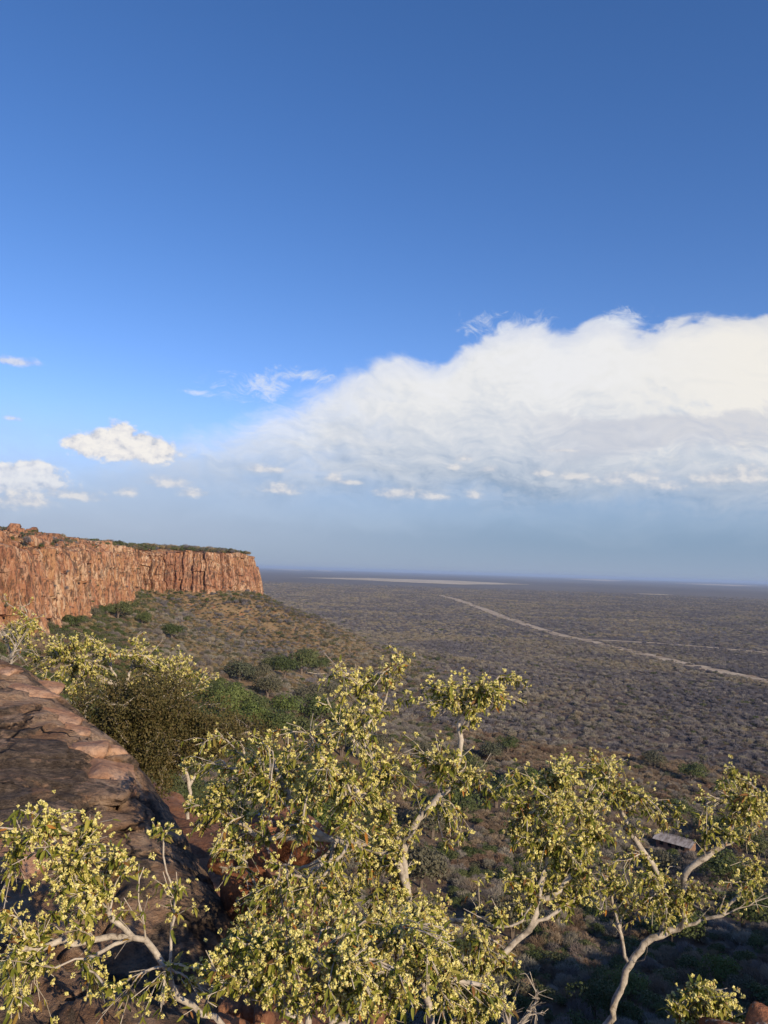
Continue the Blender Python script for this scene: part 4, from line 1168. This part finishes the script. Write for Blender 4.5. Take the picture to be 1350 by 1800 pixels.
class Plant:
    def __init__(s, seed):
        s.rg = np.random.default_rng(seed)
        s.pos = np.zeros((40000, 3)); s.par = np.full(40000, -1); s.n = 0; s.tips = []; s.w = []; s.kd = 1.0; s.mul = 1.4; s.lump = 0.13; s.seed = seed
    def node(s, p, par):
        s.pos[s.n] = p; s.par[s.n] = par; s.n += 1
        return s.n - 1
    def limb(s, pts, step=0.05, jit=0.006):
        p = np.array([tuple(P(q[0], q[1], q[2] * s.kd)) for q in pts])
        # smooth curve through the traced points
        k = np.arange(len(p)); L = np.r_[0, np.cumsum(np.linalg.norm(np.diff(p, axis=0), axis=1))]
        t = np.linspace(0, L[-1], max(3, int(L[-1] / step)))
        q = np.stack([np.interp(t, L, p[:, i]) for i in range(3)], -1)
        for _ in range(2):
            q[1:-1] = 0.5 * q[1:-1] + 0.25 * (q[:-2] + q[2:])
        q[1:] += s.rg.normal(0, jit, (len(q) - 1, 3))
        if s.n == 0:
            last = s.node(q[0], -1)
        else:
            last = int(np.argmin(((s.pos[:s.n] - q[0]) ** 2).sum(1)))
        for a in q[1:]:
            last = s.node(a, last)
    def crown(s, u, v, ru, rv, y, n, dens=1.0, flat=0.75, seg=0.045, up=0.25, maxd=1.3):
        rg = s.rg
        m_ = int(n * s.mul * 3.0)
        d = rg.normal(size=(m_, 3)); d = unit(d) * (rg.uniform(0.02, 1.7, (m_, 1)) ** 0.45)
        # sprays with gaps between them: keep only what lies inside a lumpy field
        sc_ = F / y
        q_ = np.stack([(u + d[:, 0] * ru) / sc_, (v + d[:, 1] * rv) / sc_, d[:, 2] * 0.5 * (ru + rv) / sc_], -1)
        fld = fbm(q_[:, 0] / s.lump + 3.7 * s.seed, q_[:, 1] / s.lump, q_[:, 2] / s.lump, 2, 90) - 0.35 * np.maximum(np.linalg.norm(d, axis=1) - 0.8, 0)
        d = d[np.argsort(-fld + rg.normal(0, 0.06, m_))[:int(n * s.mul)]]
        n = len(d)
        px = u + d[:, 0] * ru; py = v + d[:, 1] * rv
        y = y * s.kd
        dep = y + d[:, 2] * flat * 0.5 * (ru + rv) / F * y
        pts = np.array([tuple(P(a, b_, c)) for a, b_, c in zip(px, py, dep)])
        rem = list(range(n))
        d0 = np.array([((s.pos[:s.n] - q) ** 2).sum(1).min() for q in pts])
        for i in np.argsort(d0):
            q = pts[i]
            D = np.linalg.norm(s.pos[:s.n] - q, axis=1)
            j = int(np.argmin(D))
            if D[j] > maxd:
                continue
            # start a little way back along the branch, so twigs leave at an acute angle
            for _ in range(2):
                if s.par[j] >= 0 and rg.random() < 0.7: j = int(s.par[j])
            a = s.pos[j]
            dv = unit(a - s.pos[s.par[j]]) if s.par[j] >= 0 else np.array([0, 0, 1.0])
            L = np.linalg.norm(q - a)
            k = max(2, int(L / seg))
            c1_ = a + (dv * 0.4 + np.array([0, 0, up]) + rg.normal(0, 0.15, 3)) * L * 0.45
            last = j
            for t in np.linspace(0, 1, k + 1)[1:]:
                w = (1 - t) ** 2 * a + 2 * t * (1 - t) * c1_ + t * t * q
                last = s.node(w + rg.normal(0, 0.004, 3) * (t < 1), last)
            s.tips.append(last); s.w.append(dens * (0.15 if rg.random() < 0.26 else 1.0))
    def build(s, name, label, cat, group, r_tip=0.0017, expo=0.42, r_max=0.0145, leaves=7.2, clusters=3.0, lscale=0.62, cscale=0.62, parts=300, leaf_kind='leaf', taper=None, single=True):
        n, pos, par, rg = s.n, s.pos[:s.n], s.par[:s.n], s.rg
        cnt = np.zeros(n); cnt[s.tips] = 1
        for i in range(n - 1, 0, -1):
            cnt[par[i]] += cnt[i]
        cnt = np.maximum(cnt, 1)
        rad = np.minimum(r_tip * cnt ** expo, r_max)
        kids = [[] for _ in range(n)]
        for i in range(1, n):
            kids[par[i]].append(i)
        chains = []
        st = [(0, [])]
        while st:
            i, pre = st.pop()
            ch = list(pre) + [i]
            while kids[ch[-1]]:
                ks = sorted(kids[ch[-1]], key=lambda a: -cnt[a])
                for k in ks[1:]:
                    st.append((k, [ch[-1]]))
                ch.append(ks[0])
            if len(ch) > 1:
                chains.append(ch)
        root_p = pos[0].copy()
        root = add(name, None, loc=root_p)
        tag(root, label, cat, group)
        def tube(ch, sides):
            p = pos[ch]; r = rad[ch].copy()
            if len(ch) > 1: r[0] = min(r[0], r[1] * 1.25)
            t = unit(np.gradient(p, axis=0))
            a = unit(np.cross(t, np.array([0.31, 0.17, 0.93]))); b_ = np.cross(t, a)
            an = np.arange(sides) * 2 * math.pi / sides
            V = p[:, None] + (a[:, None] * np.cos(an)[None, :, None] + b_[:, None] * np.sin(an)[None, :, None]) * r[:, None, None]
            if sides >= 8:
                V = V + (V - p[:, None]) * (0.16 * fbm(V[..., 0] * 22, V[..., 1] * 22, V[..., 2] * 22, 3, 7))[..., None]
            return V.reshape(-1, 3), flip(grid_faces(len(ch), sides, wrap=True))
        tv, tf, to = [], [], 0
        chains.sort(key=lambda c: -cnt[c[1]])
        nb_ = 0
        for k, ch in enumerate(chains):
            rm = rad[ch[1]]
            if k == 0 or (rm > 0.0052 and nb_ < 40):
                V, Fq = tube(ch, 10)
                add('trunk' if k == 0 else 'branch', mesh_np('limb', V - root_p, Fq, True, [M['bark']]), root); nb_ += 1
            else:
                V, Fq = tube(ch, 5 if rm > 0.003 else 3)
                tv.append(V); tf.append(Fq + to); to += len(V)
        if tv:
            tag(add('twigs', mesh_np('twigs', np.concatenate(tv) - root_p, np.concatenate(tf), True, [M['twig']]), root), kind='stuff')
        # ---- leaves and fruit bunches at the twig ends
        tips = np.array(s.tips)
        if leaves or clusters:
            dirs = unit(pos[tips] - pos[par[tips]])
            lm, cm = [], []                                            # (variant, 3x3, position)
            for tnode, d, wt_ in zip(tips, dirs, s.w):
                back = [tnode, par[tnode], par[par[tnode]] if par[tnode] >= 0 else par[tnode]]
                k = rg.poisson(leaves * wt_)
                for q in range(k):
                    f = rg.random()
                    b0 = back[min(int(f * 2), 1)]; b1 = par[b0] if par[b0] >= 0 else b0
                    p0 = pos[b0] + (pos[b1] - pos[b0]) * rg.random()
                    h_ = rg.normal(size=3) * 0.8 + d * 0.75 + np.array([0, 0, -0.42])
                    x = unit(h_); up_ = unit(np.array([0, 0, 1.0]) + rg.normal(size=3) * 0.4 + 0.35 * np.array(to_sun))
                    y = unit(np.cross(up_, x)); z = np.cross(x, y)
                    lm.append((rg.integers(0, 5), np.stack([x, y, z], -1) * lscale * rg.uniform(0.6, 1.2), p0))
                k = rg.poisson(clusters * (0.5 + 0.5 * wt_) * (wt_ > 0.2))
                for q in range(k):
                    b0 = back[0] if q == 0 else back[1]
                    p0 = pos[b0] + rg.normal(0, 0.012 + 0.008 * q, 3) + np.array([0, 0, 0.003])
                    A = np.linalg.qr(rg.normal(size=(3, 3)))[0]
                    cm.append((rg.integers(0, 6), A * cscale * rg.uniform(0.65, 1.2), p0))
            def emit(items, shapes, mes, pname, sname, matl, size):
                if not items: return
                pp = np.array([i[2] for i in items])
                u, v = project(pp)
                dist_ = np.linalg.norm(pp, axis=1)
                sc_ = np.array([np.linalg.norm(i[1][:, 0]) for i in items]) * size
                app_ = np.where((u > 0) & (u < W) & (v > 0) & (v < Hh), sc_ / dist_ * F, 0)
                od = np.argsort(-app_)
                k_ = int(min(parts, (app_ > 7.5).sum())) if single else 0
                for i in od[:k_]:
                    vv, A, p0 = items[i]
                    o = add(pname, mes[vv], root)
                    Mx = Matrix(((*A[0], p0[0] - root_p[0]), (*A[1], p0[1] - root_p[1]), (*A[2], p0[2] - root_p[2]), (0, 0, 0, 1)))
                    o.matrix_local = Mx
                Vs, Fs, off = [], [], 0
                for i in od[k_:]:
                    vv, A, p0 = items[i]
                    V, Fq = shapes[vv]
                    Vs.append(V @ A.T + p0 - root_p); Fs.append(Fq + off); off += len(V)
                if Vs:
                    tag(add(sname, mesh_np(sname, np.concatenate(Vs), np.concatenate(Fs), pname == 'leaf', [matl]), root), kind='stuff')
            emit(lm, LEAVES, LEAF_ME, 'leaf', 'foliage', M[leaf_kind], 0.07)
            emit(cm, CLUST, CLUST_ME, 'flower_cluster', 'blossom', M['flower'], 0.036)
        return root

GRP = 'pale flowering shrubs on the brink'
# the big shrub in the middle
p = Plant(1)
p.limb([(770, 1840, 4.0), (738, 1700, 4.0), (722, 1612, 4.0), (716, 1560, 4.0), (706, 1500, 4.02), (722, 1455, 4.05), (748, 1425, 4.05), (790, 1385, 4.1), (806, 1340, 4.1), (812, 1290, 4.12), (802, 1255, 4.12), (812, 1215, 4.12)])
p.limb([(810, 1290, 4.12), (835, 1240, 4.08), (852, 1212, 4.05)])
p.limb([(806, 1372, 4.1), (850, 1374, 4.05), (880, 1408, 4.0), (905, 1412, 4.0)])
p.limb([(716, 1560, 4.0), (700, 1505, 4.02), (655, 1490, 4.06), (600, 1478, 4.1), (545, 1474, 4.14), (480, 1470, 4.2), (430, 1490, 4.22)])
p.limb([(570, 1476, 4.12), (528, 1430, 4.18), (497, 1385, 4.22), (482, 1330, 4.25)])
p.limb([(600, 1478, 4.1), (560, 1520, 4.05), (520, 1530, 4.05)])
p.limb([(706, 1500, 4.02), (690, 1440, 4.1), (668, 1370, 4.15), (650, 1320, 4.15), (640, 1280, 4.15), (632, 1220, 4.15), (624, 1165, 4.15)])
p.limb([(645, 1292, 4.15), (676, 1235, 4.1), (690, 1185, 4.08), (712, 1142, 4.05)])
p.limb([(655, 1335, 4.15), (610, 1290, 4.1), (572, 1240, 4.05)])
p.limb([(722, 1602, 4.0), (670, 1612, 3.9), (620, 1640, 3.8), (550, 1662, 3.7)])
p.limb([(724, 1618, 4.0), (780, 1612, 3.95), (830, 1624, 3.9), (885, 1634, 3.9), (935, 1612, 3.9)])
p.limb([(690, 1440, 4.1), (640, 1400, 4.0), (580, 1345, 3.95), (530, 1300, 3.9)])
for a in [(622, 1205, 72, 66, 4.12, 80, 0.5), (692, 1165, 30, 34, 4.06, 10), (600, 1265, 60, 45, 4.05, 34, 0.5), (822, 1222, 92, 42, 4.1, 90), (770, 1210, 45, 25, 4.1, 16), (800, 1345, 90, 38, 4.08, 46, 0.8), (860, 1380, 40, 28, 4.0, 16), (450, 1370, 130, 85, 4.3, 190), (560, 1350, 120, 80, 3.95, 120),
          (640, 1410, 90, 70, 3.95, 80), (740, 1330, 55, 60, 4.1, 24), (550, 1510, 160, 90, 4.08, 150), (780, 1465, 60, 40, 4.0, 16), (575, 1640, 170, 90, 3.75, 160), (520, 1590, 120, 60, 4.0, 80), (770, 1660, 130, 80, 3.85, 110), (415, 1440, 85, 60, 4.3, 80), (880, 1590, 60, 50, 3.9, 30), (680, 1560, 50, 60, 4.05, 45), (765, 1630, 70, 45, 3.9, 50), (650, 1480, 70, 45, 4.1, 45), (840, 1680, 70, 50, 3.85, 45)]:
    p.crown(*a)
p.build('flowering_shrub', 'big cream-flowered shrub with a mottled forked trunk in the middle of the brink', 'shrub', GRP, r_max=0.0175)
# right of it
p = Plant(2)
p.limb([(780, 1840, 3.85), (860, 1700, 3.85), (905, 1656, 3.9), (940, 1625, 3.92), (985, 1600, 3.95), (1042, 1570, 4.0)])
p.limb([(938, 1627, 3.92), (948, 1570, 3.95), (968, 1500, 4.0), (960, 1430, 4.0)])
p.limb([(948, 1590, 3.94), (990, 1560, 3.95), (1030, 1500, 4.0), (1050, 1440, 4.0)])
p.limb([(960, 1430, 4.0), (975, 1375, 4.05), (990, 1330, 4.05)])
for a in [(975, 1430, 95, 85, 4.0, 210), (1010, 1500, 80, 70, 3.95, 90), (1000, 1350, 60, 40, 4.05, 34), (925, 1470, 60, 60, 3.95, 60), (960, 1530, 80, 40, 3.95, 50), (1020, 1590, 40, 25, 4.0, 10)]:
    p.crown(*a)
p.build('flowering_shrub', 'rounded cream-flowered shrub on one straight white limb beside the big shrub', 'shrub', GRP)
# slender tree on the right
p = Plant(3)
p.limb([(1050, 1850, 4.6), (1085, 1750, 4.6), (1104, 1700, 4.6), (1140, 1652, 4.6), (1195, 1632, 4.6), (1218, 1626, 4.6), (1265, 1606, 4.55), (1325, 1588, 4.5), (1375, 1570, 4.5)])
p.limb([(1104, 1700, 4.6), (1098, 1665, 4.62), (1090, 1640, 4.62), (1080, 1600, 4.65), (1072, 1560, 4.65), (1066, 1530, 4.65)])
p.limb([(1165, 1640, 4.6), (1171, 1600, 4.6), (1166, 1552, 4.6), (1142, 1512, 4.6), (1106, 1462, 4.62), (1084, 1402, 4.62), (1078, 1365, 4.62)])
p.limb([(1198, 1632, 4.6), (1206, 1580, 4.55), (1196, 1548, 4.5), (1222, 1514, 4.5), (1260, 1496, 4.5), (1302, 1474, 4.5), (1352, 1450, 4.45), (1390, 1430, 4.4)])
p.limb([(1275, 1488, 4.5), (1290, 1440, 4.5), (1330, 1412, 4.5), (1345, 1385, 4.5)])
p.limb([(1270, 1604, 4.55), (1300, 1575, 4.55), (1335, 1520, 4.5)])
p.limb([(1104, 1690, 4.6), (1136, 1700, 4.5), (1140, 1685, 4.5), (1136, 1655, 4.5)])
for a in [(1075, 1372, 58, 50, 4.62, 80), (1130, 1420, 50, 40, 4.6, 16), (1110, 1560, 80, 55, 4.6, 90), (1165, 1590, 70, 45, 4.55, 50), (1290, 1395, 80, 42, 4.5, 75), (1330, 1440, 50, 50, 4.5, 40), (1190, 1450, 70, 34, 4.55, 30), (1315, 1545, 50, 55, 4.5, 40), (1230, 1570, 40, 30, 4.5, 14), (1250, 1440, 40, 40, 4.5, 16)]:
    p.crown(*a)
p.build('flowering_tree', 'slender pale-barked tree with spreading bare limbs and sparse cream flowers', 'tree', None, r_tip=0.0018, r_max=0.019)
# bottom left
p = Plant(4); p.mul = 0.85; p.lump = 0.11
p.limb([(460, 1850, 3.0), (390, 1797, 3.0), (332, 1770, 3.0), (302, 1745, 3.0), (294, 1702, 3.0), (285, 1670, 3.0), (268, 1654, 3.0), (226, 1650, 3.0), (190, 1600, 2.98), (180, 1575, 2.98), (140, 1536, 2.95), (95, 1510, 2.92), (60, 1487, 2.9), (28, 1484, 2.9)])
p.limb([(226, 1649, 3.0), (162, 1645, 2.95), (100, 1665, 2.9), (40, 1672, 2.85), (-25, 1682, 2.8)])
p.limb([(268, 1654, 3.0), (246, 1620, 2.98), (232, 1590, 2.95), (214, 1580, 2.95)])
p.limb([(294, 1700, 3.0), (306, 1625, 3.0), (312, 1562, 3.0), (282, 1532, 3.0)])
p.limb([(311, 1600, 3.0), (284, 1540, 3.02), (290, 1472, 3.02), (283, 1446, 3.02)])
p.limb([(290, 1468, 3.02), (302, 1447, 3.02)])
p.limb([(130, 1530, 2.95), (85, 1480, 2.95), (82, 1440, 2.95)])
p.limb([(225, 1649, 3.0), (150, 1690, 2.85), (70, 1700, 2.75), (-20, 1690, 2.7)])
for a in [(75, 1490, 90, 62, 2.92, 130), (110, 1450, 55, 30, 2.95, 34), (190, 1510, 80, 55, 2.95, 80), (70, 1590, 85, 55, 2.9, 80), (15, 1660, 40, 80, 2.8, 40), (170, 1575, 80, 55, 2.95, 50), (160, 1740, 130, 60, 2.85, 60), (20, 1755, 50, 45, 2.7, 26), (340, 1740, 70, 45, 2.9, 36), (290, 1455, 26, 14, 3.02, 6), (300, 1590, 50, 50, 3.0, 12)]:
    p.crown(*a)
p.build('flowering_shrub', 'cream-flowered shrub reaching over the dark boulder on crooked white branches', 'shrub', GRP, lscale=0.56, cscale=0.55, r_max=0.011)
# low shrub at the bottom
p = Plant(5); p.kd = 0.84
p.limb([(560, 1850, 3.2), (520, 1790, 3.2), (498, 1768, 3.2), (452, 1740, 3.2), (402, 1721, 3.18), (370, 1716, 3.15)])
p.limb([(540, 1815, 3.2), (548, 1775, 3.25), (530, 1730, 3.25), (560, 1690, 3.25), (580, 1640, 3.25)])
p.limb([(552, 1838, 3.2), (620, 1780, 3.25), (680, 1740, 3.3), (740, 1735, 3.35)])
p.limb([(498, 1768, 3.2), (480, 1700, 3.25), (455, 1640, 3.3), (440, 1590, 3.35)])
for a in [(440, 1690, 80, 55, 3.25, 80), (560, 1680, 120, 80, 3.2, 150), (680, 1690, 120, 70, 3.25, 140), (640, 1760, 150, 45, 3.15, 90), (420, 1730, 70, 50, 3.15, 40), (790, 1750, 90, 60, 3.35, 90), (390, 1690, 50, 40, 3.2, 24), (700, 1640, 110, 50, 3.45, 60), (860, 1780, 50, 40, 3.4, 30)]:
    p.crown(*a)
p.build('flowering_shrub', 'low leafy cream-flowered shrub along the bottom above the row of stones', 'shrub', GRP, lscale=0.52, cscale=0.52, r_max=0.012)
# small one at the corner
p = Plant(6)
p.limb([(1245, 1880, 3.3), (1235, 1800, 3.3), (1225, 1765, 3.3), (1215, 1740, 3.3)])
p.limb([(1236, 1805, 3.3), (1265, 1770, 3.3), (1280, 1748, 3.28)])
p.limb([(1240, 1840, 3.3), (1200, 1800, 3.3), (1172, 1778, 3.3)])
for a in [(1245, 1760, 62, 36, 3.3, 50), (1280, 1790, 36, 34, 3.28, 26), (1195, 1760, 26, 24, 3.3, 8)]:
    p.crown(*a)
p.build('flowering_shrub', 'small drooping flowering shrub beside the red rock at the cliff corner', 'shrub', GRP, leaves=8)
# leafless twigs
p = Plant(7)
p.limb([(905, 1860, 3.4), (890, 1790, 3.4), (880, 1760, 3.4)])
p.limb([(900, 1830, 3.4), (930, 1780, 3.4), (950, 1735, 3.4)])
for a in [(895, 1745, 46, 40, 3.4, 26), (945, 1760, 30, 40, 3.4, 18), (915, 1790, 40, 30, 3.4, 14)]:
    p.crown(*a)
p.build('bare_shrub', 'small leafless shrub of thin white twigs at the edge of the drop', 'shrub', None, leaves=0, clusters=0, r_tip=0.0014)
# beyond the boulder
p = Plant(8)
p.limb([(250, 1330, 11.5), (245, 1270, 11.8), (215, 1210, 12), (190, 1160, 12), (175, 1120, 12)], 0.12, 0.015)
p.limb([(245, 1270, 11.8), (290, 1220, 12), (330, 1180, 12.2)], 0.12, 0.015)
p.limb([(215, 1210, 12), (150, 1180, 11.8), (100, 1150, 11.6)], 0.12, 0.015)
p.limb([(290, 1220, 12), (300, 1240, 12), (340, 1215, 12.2)], 0.12, 0.015)
for a in [(150, 1150, 90, 40, 11.8, 170), (235, 1160, 80, 40, 12, 150), (300, 1178, 65, 32, 12.2, 110), (345, 1188, 36, 26, 12.3, 40), (130, 1190, 70, 32, 11.6, 80), (230, 1210, 110, 30, 11.8, 70), (90, 1140, 40, 30, 11.6, 30)]:
    p.lump = 0.35; p.crown(*a, seg=0.1, maxd=4)
p.build('flowering_shrub', 'wide cream-flowered shrub behind the top of the boulder, against the far cliff', 'shrub', GRP, single=False, r_tip=0.003, r_max=0.05, leaves=9, clusters=1.9, lscale=0.85, cscale=1.15)
p = Plant(9)
p.limb([(5, 1260, 10.5), (10, 1200, 10.5), (20, 1150, 10.6), (40, 1110, 10.6), (50, 1085, 10.6)], 0.12, 0.015)
p.limb([(8, 1195, 10.5), (30, 1178, 10.4), (60, 1160, 10.4)], 0.12, 0.01)
p.limb([(10, 1200, 10.5), (-20, 1150, 10.5), (-30, 1100, 10.5)], 0.12, 0.015)
for a in [(30, 1095, 46, 38, 10.6, 80), (-20, 1090, 40, 40, 10.6, 40), (60, 1110, 30, 24, 10.6, 26), (0, 1045, 14, 10, 10.6, 5)]:
    p.lump = 0.35; p.crown(*a, seg=0.1, maxd=4)
p.build('flowering_shrub', 'half bare flowering shrub rising over the pale round stone', 'shrub', GRP, single=False, r_tip=0.003, r_max=0.03, leaves=7, clusters=1.8, lscale=0.85, cscale=1.1)
p = Plant(19)
p.limb([(-10, 1240, 9.6), (5, 1190, 9.6), (25, 1150, 9.6)], 0.1, 0.01)
for a in [(15, 1140, 50, 42, 9.6, 60)]:
    p.lump = 0.35; p.crown(*a, seg=0.1, maxd=4)
p.build('bare_shrub', 'tangle of leafless grey twigs behind the pale round stone', 'shrub', None, leaves=0, clusters=0, r_tip=0.0024)
# dense olive bush with small leaves
def small_leaf():
    V = np.array([(0, 0, 0), (0.5, 0.30, 0.04), (1, 0, -0.05), (0.5, -0.30, 0.04)]) * 0.028
    return V, np.array([(0, 1, 2), (0, 2, 3)])
def olive_bush(seed, limbs, crowns, label, per):
    p = Plant(seed)
    for l in limbs:
        p.limb(l, 0.08, 0.01)
    for a in crowns:
        p.lump = 0.28; p.crown(*a, seg=0.08, maxd=4, up=0.1)
    rg = p.rg
    root = p.build('dense_shrub', label, 'shrub', None, leaves=0, clusters=0, r_tip=0.002, r_max=0.02)
    rp = p.pos[0]
    c = p.pos[np.array(p.tips)]
    i = rg.integers(0, len(c), len(c) * per)
    q = c[i] + rg.normal(0, 0.055, (len(i), 3))
    x = unit(rg.normal(size=q.shape) + np.array([0, 0, 0.8])); y = unit(np.cross(x, rg.normal(size=q.shape))); z = np.cross(x, y)
    S = small_leaf(); s_ = rg.uniform(0.7, 1.35, (len(q), 1, 1))
    V = q[:, None] + (S[0][None, :, 0:1] * x[:, None] + S[0][None, :, 1:2] * y[:, None] + S[0][None, :, 2:3] * z[:, None]) * s_
    Fq = (S[1][None] + 4 * np.arange(len(q))[:, None, None]).reshape(-1, 3)
    tag(add('foliage', mesh_np('foliage', V.reshape(-1, 3) - rp, Fq, False, [M['tiny_leaf']]), root), kind='stuff')
olive_bush(10, [[(330, 1440, 8.6), (335, 1370, 8.7), (310, 1310, 8.8), (290, 1250, 8.9)], [(334, 1380, 8.7), (360, 1320, 8.9), (375, 1280, 9)], [(320, 1330, 8.8), (240, 1300, 8.8), (200, 1250, 8.8)]],
           [(270, 1265, 85, 70, 8.9, 300), (210, 1255, 70, 60, 8.9, 170), (340, 1290, 62, 55, 8.9, 170), (380, 1300, 40, 36, 9.1, 70), (255, 1340, 60, 50, 8.6, 120), (190, 1300, 40, 50, 8.7, 60)],
           'dense dark olive bush of tiny leaves along the edge of the boulder', 46)
olive_bush(11, [[(440, 1390, 10.5), (430, 1330, 10.5), (420, 1290, 10.5)]], [(420, 1285, 48, 30, 10.5, 80), (455, 1300, 34, 26, 10.5, 40)], 'brownish small-leaved bush between the olive bush and the green grove', 26)
